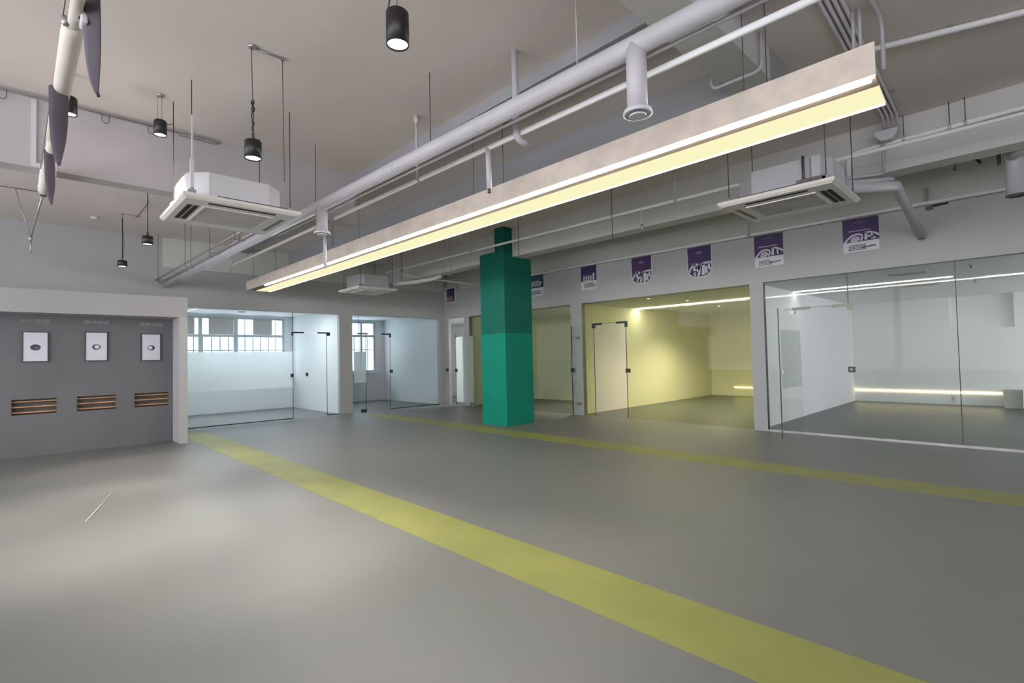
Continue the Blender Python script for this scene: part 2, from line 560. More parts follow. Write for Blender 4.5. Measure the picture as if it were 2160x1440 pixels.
# ------------------------------------------------------------------ glazed fronts
BR = {}
def pane(parent, x0, x1, y0, y1, z0, z1, material, name='glass_pane'):
    return MB().box(x0, x1, y0, y1, z0, z1).build(name, material, parent)

def lock(parent, x0, x1, y0, y1, z0, z1, m=DKMETAL, name='lock'):
    return MB().box(x0, x1, y0, y1, z0, z1).build(name, m, parent, bevel=0.004)

GT = 0.012
# 1: white room 1 (back wall)
yg = YB + 0.045
g1 = thing('glass_partition', 'clear glass front of the bright white room beside the dark display wall', 'glass partition', (4.0, yg, 0))
pane(g1, 2.14, 4.825, yg, yg + GT, 0.02, 2.63, GL_BLUE)
pane(g1, 4.835, 5.69, yg, yg + GT, 2.145, 2.63, GL_BLUE)
pane(g1, 5.70, 6.02, yg, yg + GT, 0.02, 2.63, GL_BLUE)
MB().box(2.14, 4.825, yg - 0.003, yg - 0.001, 0.78, 1.655).build('frosted_film', FROST, g1)
MB().box(4.825, 4.835, yg - 0.002, yg + GT, 0.02, 2.63).build('edge_seal', DKMETAL, g1)
MB().box(5.690, 5.700, yg - 0.002, yg + GT, 0.02, 2.1).build('edge_seal', DKMETAL, g1)
MB().box(4.80, 5.10, yg - 0.02, yg + 0.03, 2.115, 2.15).box(4.80, 4.84, yg - 0.02, yg + 0.03, 2.05, 2.115).build('corner_bracket', DKMETAL, g1)
MB().box(5.46, 5.78, yg - 0.02, yg + 0.03, 2.115, 2.15).box(5.70, 5.78, yg - 0.02, yg + 0.03, 2.06, 2.115).build('corner_bracket', DKMETAL, g1)
lock(g1, 4.77, 4.84, yg - 0.03, yg + 0.04, 1.03, 1.11)
MB().box(2.14, 4.825, yg - 0.004, yg + 0.016, 0.0, 0.02).build('floor_channel', DKMETAL, g1)
MB().box(5.70, 6.02, yg - 0.004, yg + 0.016, 0.0, 0.02).build('floor_channel', DKMETAL, g1)
d1 = thing('glass_door', 'closed clear glass door between two dark brackets at the white room', 'door', (5.2, yg, 0))
pane(d1, 4.84, 5.685, yg + 0.0, yg + GT, 0.012, 2.113, GL_BLUE)
lock(d1, 5.155, 5.20, yg - 0.03, yg + 0.04, 1.03, 1.12, name='door_pull')

# 2: white room 2
g2 = thing('glass_partition', 'clear glass front with an open doorway left of the corner', 'glass partition', (7.8, yg, 0))
pane(g2, 6.39, 6.60, yg, yg + GT, 0.02, 2.63, GL_BLUE)
pane(g2, 6.61, 7.55, yg, yg + GT, 2.145, 2.63, GL_BLUE)
pane(g2, 7.56, 9.245, yg, yg + GT, 0.02, 2.63, GL_BLUE)
MB().box(6.600, 6.606, yg, yg + GT, 2.145, 2.63).build('edge_seal', DKMETAL, g2)
MB().box(7.552, 7.558, yg, yg + GT, 0.02, 2.145).build('edge_seal', DKMETAL, g2)
MB().box(6.57, 6.86, yg - 0.02, yg + 0.03, 2.115, 2.155).build('corner_bracket', BRUSH, g2)
MB().box(7.30, 7.58, yg - 0.02, yg + 0.03, 2.115, 2.15).box(7.54, 7.58, yg - 0.02, yg + 0.03, 2.04, 2.115).build('corner_bracket', DKMETAL, g2)
lock(g2, 7.55, 7.62, yg - 0.03, yg + 0.04, 1.03, 1.12)
MB().box(7.56, 9.245, yg - 0.004, yg + 0.016, 0.0, 0.02).build('floor_channel', DKMETAL, g2)
d2 = thing('glass_door', 'glass door with frosted middle standing open beside the pier', 'door', (6.62, 12.3, 0))
pane(d2, 6.40, 6.755, 12.70, 12.712, 0.014, 2.1, GL_BLUE)
MB().box(6.40, 6.75, 12.697, 12.699, 0.80, 1.64).build('frosted_film', FROST, d2)
MB().box(6.750, 6.757, 12.697, 12.713, 0.014, 2.1).build('dark_edge', DKMETAL, d2)
MB().box(6.60, 6.76, 12.69, 12.72, 0.0, 0.08).build('foot_clamp', DKMETAL, d2)

# 3: corner opening with a leaf in front
d3 = thing('glass_door', 'glass door leaf with frosted band at the narrow corner opening', 'door', (9.36, 11.7, 0))
pane(d3, 9.395, 9.407, 11.30, 12.12, 0.015, 2.1, GL_CLEAR)
MB().box(9.392, 9.394, 11.30, 12.115, 0.10, 2.04).build('frosted_film', frost('leaf_film', (0.93, 0.97, 0.985), 0.5), d3)
MB().box(9.39, 9.41, 12.12, 12.13, 0.015, 2.1).build('dark_edge', DKMETAL, d3)
lock(d3, 9.37, 9.43, 12.05, 12.15, 1.0, 1.09)
MB().box(9.385, 9.415, 11.32, 11.42, 0.0, 0.06).build('foot_clamp', BRUSH, d3)
lk = tag(MB().box(9.43, XR, 12.58, 12.69, 1.0, 1.1).build('lock_box', DKMETAL, bevel=0.006), 'small dark lock box on the wall at the room corner', 'lock')

# 4: olive glazing behind the column
xg = XR + 0.045
g4 = thing('glass_partition', 'olive tinted glass front partly hidden behind the green column', 'glass partition', (xg, 9.6, 0))
pane(g4, xg, xg + GT, 7.72, 8.95, 0.01, 2.615, GL_OLV)
pane(g4, xg, xg + GT, 8.96, 10.2, 0.01, 2.615, GL_OLV)
pane(g4, xg, xg + GT, 10.21, 11.53, 0.01, 2.615, GL_OLV)
d4 = thing('glass_door', 'glass door leaf folded flat against the narrow white pier', 'door', (9.4, 7.5, 0))
pane(d4, 9.40, 9.412, 7.375, 7.66, 0.015, 2.1, GL_CLEAR)
MB().box(9.397, 9.399, 7.38, 7.65, 0.80, 1.64).build('frosted_film', frost('thin_frosted_film', (0.85, 0.9, 0.9), 0.75), d4)
MB().box(9.395, 9.415, 7.655, 7.668, 0.015, 2.1).build('dark_edge', DKMETAL, d4)
lock(d4, 9.37, 9.44, 7.59, 7.68, 1.02, 1.11)
MB().box(9.412, XR - 0.002, 7.45, 7.55, 0.25, 0.30).box(9.412, XR - 0.002, 7.45, 7.55, 1.8, 1.85).build('hinge', BRUSH, d4)

# 5: yellow room
g5 = thing('glass_partition', 'yellow tinted glass front of the lit yellow room', 'glass partition', (xg, 5.4, 0))
pane(g5, xg, xg + GT, 7.08, 7.355, 0.01, 2.615, GL_YEL)
pane(g5, xg, xg + GT, 6.215, 7.07, 2.13, 2.615, GL_YEL)
pane(g5, xg, xg + GT, 3.55, 6.205, 0.01, 2.615, GL_YEL)
MB().box(xg - 0.001, xg + GT, 7.070, 7.080, 0.01, 2.13).build('edge_seal', DKMETAL, g5)
MB().box(xg - 0.001, xg + GT, 6.205, 6.215, 0.01, 2.13).build('edge_seal', DKMETAL, g5)
MB().box(xg - 0.001, xg + GT, 6.215, 7.07, 2.124, 2.13).build('edge_seal', DKMETAL, g5)
MB().box(xg - 0.02, xg + 0.03, 6.86, 7.11, 2.095, 2.14).box(xg - 0.02, xg + 0.03, 7.04, 7.11, 2.03, 2.095).build('corner_bracket', DKMETAL, g5)
MB().box(xg - 0.02, xg + 0.03, 6.18, 6.45, 2.095, 2.14).box(xg - 0.02, xg + 0.03, 6.18, 6.225, 2.01, 2.095).build('corner_bracket', DKMETAL, g5)
lock(g5, xg - 0.03, xg + 0.04, 6.14, 6.225, 1.01, 1.10, mat('bronze_lock', (0.10, 0.07, 0.05), 0.4, metal=0.4))

# 6: clear glass room
g6 = thing('glass_partition', 'tall clear glass front at the right with thin dark joints', 'glass partition', (xg, 1.0, 0))
pane(g6, xg, xg + GT, 2.99, 3.30, 0.035, 2.622, GL_CLEAR)
pane(g6, xg, xg + GT, 2.05, 2.985, 2.13, 2.622, GL_CLEAR)
pane(g6, xg, xg + GT, 0.745, 2.04, 0.035, 2.622, GL_CLEAR)
pane(g6, xg, xg + GT, -1.0, 0.735, 0.035, 2.622, GL_CLEAR)
pane(g6, xg, xg + GT, -2.6, -1.01, 0.035, 2.622, GL_CLEAR)
pane(g6, xg, xg + GT, -4.2, -2.61, 0.035, 2.622, GL_CLEAR)
MB().box(xg - 0.001, xg + GT, 2.040, 2.050, 2.12, 2.622).build('dark_joint', DKMETAL, g6)
MB().box(xg - 0.001, xg + GT, 0.735, 0.745, 0.035, 2.622).build('dark_joint', DKMETAL, g6)
MB().box(xg - 0.001, xg + GT, 2.05, 2.985, 2.124, 2.130).build('dark_joint', DKMETAL, g6)
MB().box(xg - 0.02, xg + 0.03, 1.99, 2.27, 2.10, 2.145).box(xg - 0.02, xg + 0.03, 1.99, 2.06, 2.05, 2.10).build('corner_bracket', BRUSH, g6)
MB().box(xg - 0.02, xg + 0.03, 2.60, 2.86, 2.10, 2.145).build('corner_bracket', BRUSH, g6)
lb = MB().box(xg - 0.035, xg + 0.045, 1.985, 2.075, 1.045, 1.135)
lko = lb.build('lock', DKMETAL, g6, bevel=0.008)
MB().box(xg - 0.038, xg - 0.034, 2.015, 2.045, 1.065, 1.115).build('keyhole_plate', BRUSH, lko)
d6 = thing('glass_door', 'clear glass door swung open towards the hall, dark edge nearest', 'door', (9.1, 2.8, 0))
fnl = lambda u, v, w: (8.78 + 0.86 * u, 2.853 - 0.06 * u + w, v)
MB().prism([(0, 0.012), (1, 0.012), (1, 2.1), (0, 2.1)], fnl, 0, 0.012).build('glass_pane', GL_CLEAR, d6)
MB().prism([(-0.012, 0.0), (0, 0.0), (0, 2.1), (-0.012, 2.1)], fnl, -0.001, 0.013).build('dark_edge', DKMETAL, d6)
MB().prism([(0.06, 0.80), (0.98, 0.80), (0.98, 1.75), (0.06, 1.75)], fnl, -0.003, -0.001).build('frosted_film', frost('faint_film', (0.7, 0.78, 0.78), 0.72), d6)
MB().prism([(0.03, 1.03), (0.09, 1.03), (0.09, 1.10), (0.03, 1.10)], fnl, -0.03, 0.04).build('lock', STEEL, d6)
MB().prism([(0.62, 2.03), (0.72, 2.03), (0.72, 2.08), (0.62, 2.08)], fnl, -0.03, 0.04).build('top_clamp', STEEL, d6)

# ------------------------------------------------------------------ room lights
def led(name, label, x0, x1, y0, y1, z, h, m, group=None):
    return tag(MB().box(x0, x1, y0, y1, z - h, z).build(name, m), label, 'light', group)

RZ = 2.655
led('led_line', 'long white light line in the ceiling of the yellow room', 12.06, 12.10, 3.9, 7.50, RZ, 0.012, E_YROOM)
led('led_line', 'long white light line in the ceiling behind the clear glass', 11.72, 11.76, 0.95, 3.48, RZ, 0.012, E_ROOM)
led('led_line', 'short white light line further right in the clear glass room ceiling', 12.3, 12.34, -2.6, 0.55, RZ, 0.012, E_ROOM)
led('led_strip', 'low yellow light strip along the yellow room back wall', 16.585, 16.6, 3.8, 6.80, 0.285, 0.02, E_YEL)
led('led_strip', 'low warm light strip along the clear glass room back wall', 16.53, 16.55, 0.55, 3.47, 0.31, 0.02, E_WARM)
DL = [(10.10, 5.98, 0.05, 'recessed downlight nearest the glass in the yellow room'), (11.30, 5.66, 0.6, 'middle recessed downlight in the yellow room ceiling'), (13.35, 5.80, 1.7, 'recessed downlight nearest the yellow room back corner')]
for x, y, kk, lbl in DL:
    t = thing('downlight', lbl, 'light', (x, y, RZ))
    MB().lathe((x, y), [(0.062, RZ), (0.062, RZ - 0.008), (0.045, RZ - 0.012), (0.045, RZ)], 24, caps=False).build('trim_ring', ACW, t)
    MB().lathe((x, y), [(0.045, RZ - 0.006), (0.045, RZ - 0.001)], 24).build('lens', E_DOWN, t)
    spot('downlight_lamp', (x, y, RZ - 0.02), DOWN_W * kk, 140, (1, 0.92, 0.72), 0.8, 0.03, t)
t = thing('downlight', 'recessed downlight behind the olive glass right of the column', 'light', (10.9, 8.25, RZ))
MB().lathe((10.9, 8.25), [(0.06, RZ), (0.06, RZ - 0.01), (0.045, RZ - 0.012)], 24).build('trim_ring', ACW, t)
spot('downlight_lamp', (10.9, 8.25, RZ - 0.03), 190, 105, (1, 0.95, 0.8), 0.8, 0.03, t)
for (x, y, l2, lbl) in ((10.6, 1.42, 0.26, 'slim air vent nearest the glass in the clear room ceiling'), (12.75, 1.5, 0.28, 'slim air vent beyond the light line in the clear room ceiling')):
    t = thing('air_vent', lbl, 'vent', (x, y, RZ))
    MB().box(x - 0.10, x + 0.10, y - l2, y + l2, RZ - 0.012, RZ).build('vent_frame', mat('vent_grey', (0.45, 0.45, 0.42), 0.5), t)
    for k in range(5):
        MB().box(x - 0.075 + k * 0.033, x - 0.06 + k * 0.033, y - l2 + 0.03, y + l2 - 0.03, RZ - 0.018, RZ - 0.012).build('vane', GRILL, t)
for (x, y, lbl) in ((10.4, 0.62, 'small sprinkler head in the clear room ceiling, nearer the glass'), (12.9, 0.72, 'small sprinkler head deeper in the clear room ceiling')):
    t = thing('ceiling_sprinkler', lbl, 'sprinkler', (x, y, RZ))
    MB().lathe((x, y), [(0.04, RZ), (0.035, RZ - 0.012), (0.012, RZ - 0.015), (0.012, RZ - 0.045)], 14).build('collar', STEEL, t)
    MB().lathe((x, y), [(0.03, RZ - 0.045), (0.03, RZ - 0.05)], 14).build('deflector', STEEL, t)
t = thing('smoke_detector', 'round smoke detector on the white room ceiling', 'detector', (4.297, 15.0, 2.8))
MB().lathe((4.297, 15.0), [(0.09, 2.8), (0.09, 2.785), (0.06, 2.765)], 20).build('housing', METALW, t)
for k, (x, y, z, lbl) in enumerate(((3.2, 13.5, 2.8, 'left added fill light panel, unseen on the white room ceiling'), (4.9, 13.5, 2.8, 'right added fill light panel, unseen on the white room ceiling'), (11.15, 12.1, RZ, 'added fill light panel, unseen in the narrow corner room'))):
    t = thing('added_fill_panel', lbl, 'light', (x, y, z))  # added panels, out of view, to brighten the white room and corner room
    MB().box(x - 0.32, x + 0.32, y - 0.32, y + 0.32, z - 0.015, z).build('frame', ACW, t)
    MB().box(x - 0.29, x + 0.29, y - 0.29, y + 0.29, z - 0.020, z - 0.015).build('diffuser', emit('cool_fill_panel', (0.93, 0.97, 1.0), 17.0 if k < 2 else 40.0), t)
# socket and corner box in the clear room
t = thing('wall_socket', 'white socket with cable cover low on the clear room back wall', 'socket', (16.55, 1.435, 0.16))
MB().box(16.54, 16.55, 1.39, 1.48, 0.03, 0.24).build('plate', ACW, t)
MB().box(16.535, 16.54, 1.415, 1.455, 0.10, 0.17).build('socket_face', GRILL, t)
t = thing('low_cabinet', 'low white cabinet against the clear room back wall at right', 'cabinet', (16.3, 0.1, 0))
MB().box(16.1, 16.545, 0.215, 0.52, 0, 0.40).build('side_box', mat('cabinet_grey', (0.42, 0.41, 0.39), 0.6), t)
MB().box(16.0, 16.545, -1.6, 0.21, 0, 0.42).build('body', ROOMW, t)
MB().box(15.99, 16.0, -0.75, 0.15, 0.05, 0.37).build('door', ROOMW, t)

# ------------------------------------------------------------------ dark display wall
PV = lambda cy: (lambda u, v, w: (u, cy - w, v))
fw = PV(11.07)
PX = [((0.015, 0.298), (1.500, 1.957), 'leftmost picture on the dark wall, solid black oval on white'),
      ((0.771, 1.047), (1.500, 1.967), 'middle picture on the dark wall, thin black oval ring on white'),
      ((1.537, 1.804), (1.488, 1.950), 'rightmost picture on the dark wall, oval ring thicker at right')]
for i, ((x0, x1), (z0, z1), lbl) in enumerate(PX):
    cx, cz = (x0 + x1) / 2, (z0 + z1) / 2 - 0.01
    t = thing('framed_picture', lbl, 'picture', (cx, 11.07, z0), 'pictures on the dark display wall')
    fm = MB()
    b = 0.012
    fm.prism([(x0 - b, z0 - b), (x1 + b, z0 - b), (x1 + b, z0), (x0 - b, z0)], fw, 0, 0.03)
    fm.prism([(x0 - b, z1), (x1 + b, z1), (x1 + b, z1 + b), (x0 - b, z1 + b)], fw, 0, 0.03)
    fm.prism([(x0 - b, z0), (x0, z0), (x0, z1), (x0 - b, z1)], fw, 0, 0.03)
    fm.prism([(x1, z0), (x1 + b, z0), (x1 + b, z1), (x1, z1)], fw, 0, 0.03)
    fm.build('frame', FRAME, t)
    MB().prism([(x0, z0), (x1, z0), (x1, z1), (x0, z1)], fw, 0.005, 0.024).build('canvas', CANVAS, t)
    rx, rz = (0.062, 0.048) if i == 0 else (0.056, 0.046)
    em = MB().prism(arc(cx, cz, rx, rz, 0, 345, 23), fw, 0.024, 0.026).build('emblem', FRAME, t)
    if i == 0:
        hl = MB()
        for k in range(3):
            hl.prism([(cx - 0.008 + k * 0.017, cz - 0.018), (cx + 0.004 + k * 0.017, cz - 0.016), (cx + 0.004 + k * 0.017, cz + 0.006), (cx - 0.008 + k * 0.017, cz + 0.006)], fw, 0.026, 0.0268)
        hl.build('emblem_mark', mat('emblem_grey', (0.22, 0.21, 0.27), 0.5), em)
    else:
        ox = 0.006 if i == 1 else -0.013
        MB().prism(arc(cx + ox, cz + 0.002, 0.034, 0.031, 0, 345, 23), fw, 0.026, 0.0268).build('emblem_mark', CANVAS, em)

def text_mesh(body, name, size, width, material, parent, xyz, face='Y', extr=0.004):
    """raised lettering on a vertical face; face Y: reads along +X, face X: reads along -Y"""
    cu = bpy.data.curves.new(name, 'FONT')
    cu.body = body
    cu.size = 1.0
    cu.extrude = 0.0
    tmp = bpy.data.objects.new(name + '_tmp', cu)
    COL.objects.link(tmp)
    dgp = bpy.context.evaluated_depsgraph_get()
    me = bpy.data.meshes.new_from_object(tmp.evaluated_get(dgp))
    bpy.data.objects.remove(tmp)
    xsx = [v.co.x for v in me.vertices]
    ysy = [v.co.y for v in me.vertices]
    x0, x1, y0, y1 = min(xsx), max(xsx), min(ysy), max(ysy)
    off = OFF[parent.name]
    for v in me.vertices:
        u = (v.co.x - x0) / (x1 - x0) * width
        h = (v.co.y - y0) / (y1 - y0) * size
        if face == 'Y':
            p = Vector((xyz[0] + u, xyz[1], xyz[2] + h))
        else:
            p = Vector((xyz[0], xyz[1] - u, xyz[2] + h))
        v.co = p - off
    me.materials.append(material)
    o = bpy.data.objects.new(name, me)
    COL.objects.link(o)
    o.parent = parent
    OFF[o.name] = off
    md = o.modifiers.new('thickness', 'SOLIDIFY')
    md.thickness = extr
    md.offset = 0
    return o

TX = [(-0.018, 0.322, 2.118, 'LUEID IPUZU 0SZPS D2DSD', 'first row of small raised letters on the dark wall, above leftmost picture'),
      (0.750, 1.073, 2.122, 'DSED IUDDI IPSBI DUSD', 'row of small raised letters on the dark wall, above middle picture'),
      (1.514, 1.856, 2.105, 'IDEDI IPSDI GYSDI DUZIC', 'row of small raised letters on the dark wall, above rightmost picture')]
for x0, x1, z, s, lbl in TX:
    t = thing('wall_lettering', lbl, 'lettering', (x0, 11.07, z), 'lettering on the dark display wall')
    text_mesh(s, 'letters', 0.050, x1 - x0, LETTER, t, (x0, 11.066, z), 'Y', 0.008)

NL = ['leftmost wall niche with three copper slats in the dark wall', 'middle wall niche with three copper slats in the dark wall', 'rightmost wall niche with three copper slats in the dark wall']
for (x0, x1), lbl in zip(NX, NL):
    t = thing('wall_niche', lbl, 'niche', (x0, 11.07, NZ0), 'niches in the dark display wall')
    e = 0.012
    ln = MB().box(x0, x1, 11.235, 11.247, NZ0, NZ1).box(x0, x0 + e, 11.072, 11.235, NZ0, NZ1).box(x1 - e, x1, 11.072, 11.235, NZ0, NZ1)
    ln.box(x0 + e, x1 - e, 11.072, 11.235, NZ0, NZ0 + e).box(x0 + e, x1 - e, 11.072, 11.235, NZ1 - e, NZ1)
    ln.build('lining', NICHE, t)
    for z in (NZ0 + 0.045, NZ0 + 0.132, NZ0 + 0.215):
        MB().box(x0 + e, x1 - e, 11.12, 11.20, z - 0.009, z + 0.009).build('slat', WOOD, t)

# ------------------------------------------------------------------ long suspended light
FX0, FX1, FY0, FY1, FZ0, FZ1 = 3.49, 3.975, 0.57, 11.85, 2.97, 3.162
t = thing('linear_light', 'very long suspended light box with tan side and glowing yellow underside', 'light', (3.73, 6.2, FZ0))
MB().box(FX0, FX0 + 0.018, FY0, FY1, FZ0, FZ1).build('side_panel', CONC, t)
fb = lambda u, v, w: (u, v, w)
near = lambda x: FY0 + 0.01 + (x - FX0) * 0.05
MB().prism([(FX0 + 0.018, near(FX0)), (FX1, near(FX1)), (FX1, FY1), (FX0 + 0.018, FY1)], fb, FZ0 + 0.022, FZ0 + 0.036).build('base_panel', CONC, t)
MB().box(FX0 + 0.018, FX1, FY1 - 0.018, FY1, FZ0 + 0.036, FZ1).build('end_cap', CONC, t)
MB().prism([(FX0 + 0.20, near(FX0 + 0.2)), (FX1 - 0.022, near(FX1)), (FX1 - 0.022, FY1 - 0.03), (FX0 + 0.20, FY1 - 0.03)], fb, FZ0 + 0.006, FZ0 + 0.022).build('diffuser', E_DIFF, t, label='glowing yellow diffuser')
MB().prism([(FX0 + 0.02, near(FX0)), (FX0 + 0.20, near(FX0 + 0.2)), (FX0 + 0.20, FY1 - 0.03), (FX0 + 0.02, FY1 - 0.03)], fb, FZ0 + 0.014, FZ0 + 0.022).build('inner_strip', mat('tan_inner_strip', (0.17, 0.135, 0.095), 0.8), t)
MB().box(FX1 - 0.022, FX1, near(FX1), FY1 - 0.03, FZ0 - 0.004, FZ0 + 0.022).build('lit_edge', E_RIM, t)
MB().path([(FX0 + 0.036, FY0 + 0.03, FZ0 - 0.004), (FX0 + 0.038, 10.75, FZ0 - 0.004)], 0.019, 14).build('led_tube', E_LED, t, label='bright white tube')
for y in (1.3, 4.15, 7.6, 11.4):
    MB().tube((FX0 + 0.009, y, FZ1), (FX0 + 0.009, y, ZC), 0.0035, 6).build('suspension_wire', WIRE, t)
    MB().tube((FX1 - 0.03, y, FZ0 + 0.036), (FX1 - 0.03, y, ZC), 0.0035, 6).build('suspension_wire', WIRE, t)

# ------------------------------------------------------------------ pendants
def pendant(x, y, zb, h, r, lbl, cords, watts=SPOT_W, angle=64):
    t = thing('pendant_lamp', lbl, 'lamp', (x, y, zb), 'black cylinder pendant lamps')
    pr = [(r * 0.86, zb + 0.012), (r * 0.90, zb), (r, zb), (r, zb + h - 0.012), (r - 0.012, zb + h), (0.012, zb + h), (0.010, zb + h + 0.012)]
    MB().lathe((x, y), pr, 32, caps=False).build('shade', BLACK, t)
    MB().lathe((x, y), [(r * 0.87, zb + 0.010), (r * 0.87, zb + 0.014)], 28).build('lens', E_LENS, t, label='glowing white lens')
    for pts, rad in cords:
        MB().path(pts, rad, 6).build('cord', BLACK, t)
    MB().lathe((x, y), [(0.03, ZC - 0.02), (0.035, ZC - 0.008), (0.035, ZC)], 16).build('ceiling_cup', STEEL, t)
    spot('pendant_light', (x, y, zb - 0.01), watts, angle, (1.0, 0.93, 0.84), 0.75, 0.05, t)
    return t

def wavy(x, y, z0, z1, a=0.012, n=14):
    return [(x + a * math.sin(i * 1.3), y + a * math.cos(i * 0.9), z0 + (z1 - z0) * i / n) for i in range(n + 1)]

pendant(1.686, 2.712, 3.375, 0.215, 0.071, 'largest black pendant lamp, near the top edge of the view',
        [([(1.686, 2.712, 3.59), (1.686, 2.712, ZC)], 0.002),
         ([(1.686 - 0.05, 2.712 + 0.03, 3.585), (1.66, 2.74, 3.72), (1.70, 2.70, 3.85), (1.686, 2.712, ZC)], 0.005)])
pendant(1.392, 4.524, 3.120, 0.155, 0.067, 'black pendant lamp on a long twisted cord by the air conditioner',
        [(wavy(1.392, 4.524, 3.285, 3.62), 0.005), (wavy(1.392, 4.524, 3.285, 3.62, -0.008), 0.004), ([(1.392, 4.524, 3.60), (1.385, 4.53, ZC)], 0.003), ([(1.392, 4.524, 3.52), (1.392, 4.524, 3.60)], 0.007)], 180)
pendant(0.976, 5.968, 3.680, 0.150, 0.056, 'small black pendant lamp close to the ceiling left of the air conditioner',
        [([(0.955, 5.968, 3.83), (0.95, 5.968, ZC)], 0.0015), ([(0.99, 5.968, 3.83), (0.99, 5.968, ZC)], 0.0015), ([(1.03, 5.96, 3.80), (1.09, 5.98, 3.83), (1.10, 6.03, 3.95)], 0.003)], 200)
pendant(0.300, 6.05, 3.70, 0.165, 0.056, 'black pendant lamp half hidden by the dark flap at left',
        [([(0.300, 6.05, 3.865), (0.300, 6.05, ZC)], 0.003)], 200)
pendant(1.265, 11.132, 3.145, 0.110, 0.071, 'lowest black pendant lamp before the back wall',
        [([(1.265, 11.132, 3.255), (1.265, 11.132, 4.0)], 0.007), ([(1.265, 11.132, 4.0), (1.265, 11.132, ZC)], 0.002), ([(1.28, 11.13, 3.30), (1.29, 11.132, 3.6), (1.27, 11.132, 3.8)], 0.004)], 110)
pendant(1.230, 8.40, 3.050, 0.115, 0.066, 'black pendant lamp on a straight cord under the far ceiling',
        [([(1.230, 8.40, 3.165), (1.230, 8.40, ZC)], 0.006), ([(1.230, 8.40, 3.175), (1.230, 8.40, 3.22)], 0.012)], 130)

# ------------------------------------------------------------------ cassette air conditioners
def cassette(lbl, x0, x1, y0, y1, bx, by, slots, rods, cham=0.18, body_z=3.27, group='ceiling cassette air conditioners'):
    zb = 2.95
    zt = 3.0
    cx, cy = (x0 + x1) / 2, (y0 + y1) / 2
    t = thing('air_conditioner', lbl, 'air conditioner', (cx, cy, zb), group)
    a0, a1 = bx
    b0, b1 = by
    c = cham
    poly = [(a0 + c, b0), (a1 - c, b0), (a1, b0 + c), (a1, b1 - c), (a1 - c, b1), (a0 + c, b1), (a0, b1 - c), (a0, b0 + c)]
    MB().prism(poly, lambda u, v, w: (u, v, w), zt + 0.01, body_z).build('body', METALW, t, bevel=0.006)
    # panel: four mitred frame faces sloping up at the rim, with an inner drop
    g = 0.235           # frame width
    pn = MB()
    o4 = [(x0, y0), (x1, y0), (x1, y1), (x0, y1)]
    i4 = [(x0 + 0.03, y0 + 0.03), (x1 - 0.03, y0 + 0.03), (x1 - 0.03, y1 - 0.03), (x0 + 0.03, y1 - 0.03)]
    vs = [(p[0], p[1], zt) for p in o4] + [(p[0], p[1], zb + 0.022) for p in o4] + [(p[0], p[1], zb) for p in i4]
    fs = [(0, 1, 2, 3)]
    for k in range(4):
        k2 = (k + 1) % 4
        fs += [(k, k2, 4 + k2, 4 + k), (4 + k, 4 + k2, 8 + k2, 8 + k)]
    fs.append((8, 11, 10, 9))
    pn.add(vs, fs)
    pn.build('panel', ACW, t)
    # return grille with frame and louvres
    gx0, gx1, gy0, gy1 = x0 + g, x1 - g, y0 + g, y1 - g
    gf = MB()
    e = 0.022
    gf.box(gx0 - e, gx1 + e, gy0 - e, gy0, zb - 0.010, zb).box(gx0 - e, gx1 + e, gy1, gy1 + e, zb - 0.010, zb)
    gf.box(gx0 - e, gx0, gy0, gy1, zb - 0.010, zb).box(gx1, gx1 + e, gy0, gy1, zb - 0.010, zb)
    gr = gf.build('grille_frame', ACW, t)
    MB().box(gx0, gx1, gy0, gy1, zb - 0.003, zb).build('filter', GRILL, gr)
    lv = MB()
    n = 26
    for k in range(n):
        y = gy0 + (gy1 - gy0) * (k + 0.5) / n
        lv.box(gx0, gx1, y - 0.006, y + 0.006, zb - 0.008, zb - 0.003)
    lv.build('louvres', mat('ac_louvre', (0.50, 0.47, 0.44), 0.6), gr, kind='stuff')
    # air outlets: (side, count, material)
    for side, cnt, mt in slots:
        for k in range(cnt):
            d = 0.085 + k * 0.055
            w = 0.042
            if side == '-x':
                MB().box(x0 + d, x0 + d + w, y0 + 0.25, y1 - 0.25, zb - 0.003, zb + 0.0).build('outlet', mt, t)
            if side == '+x':
                MB().box(x1 - d - w, x1 - d, y0 + 0.25, y1 - 0.25, zb - 0.003, zb + 0.0).build('outlet', mt, t)
            if side == '-y':
                MB().box(x0 + 0.23, x1 - 0.23, y0 + d, y0 + d + w, zb - 0.003, zb + 0.0).build('outlet', mt, t)
            if side == '+y':
                MB().box(x0 + 0.23, x1 - 0.23, y1 - d - w, y1 - d, zb - 0.003, zb + 0.0).build('outlet', mt, t)
    for rx, ry in rods:
        br = MB().box(rx - 0.03, rx + 0.03, ry - 0.03, ry + 0.03, zt, zt + 0.04).build('hanger_bracket', STEEL, t)
        MB().lathe((rx, ry), [(0.018, zt + 0.04), (0.018, zt + 0.055)], 6).build('nut', STEEL, br)
        MB().tube((rx, ry, zt + 0.04), (rx, ry, ZC), 0.005, 6).build('hanger_rod', WIRE, t)
    return t

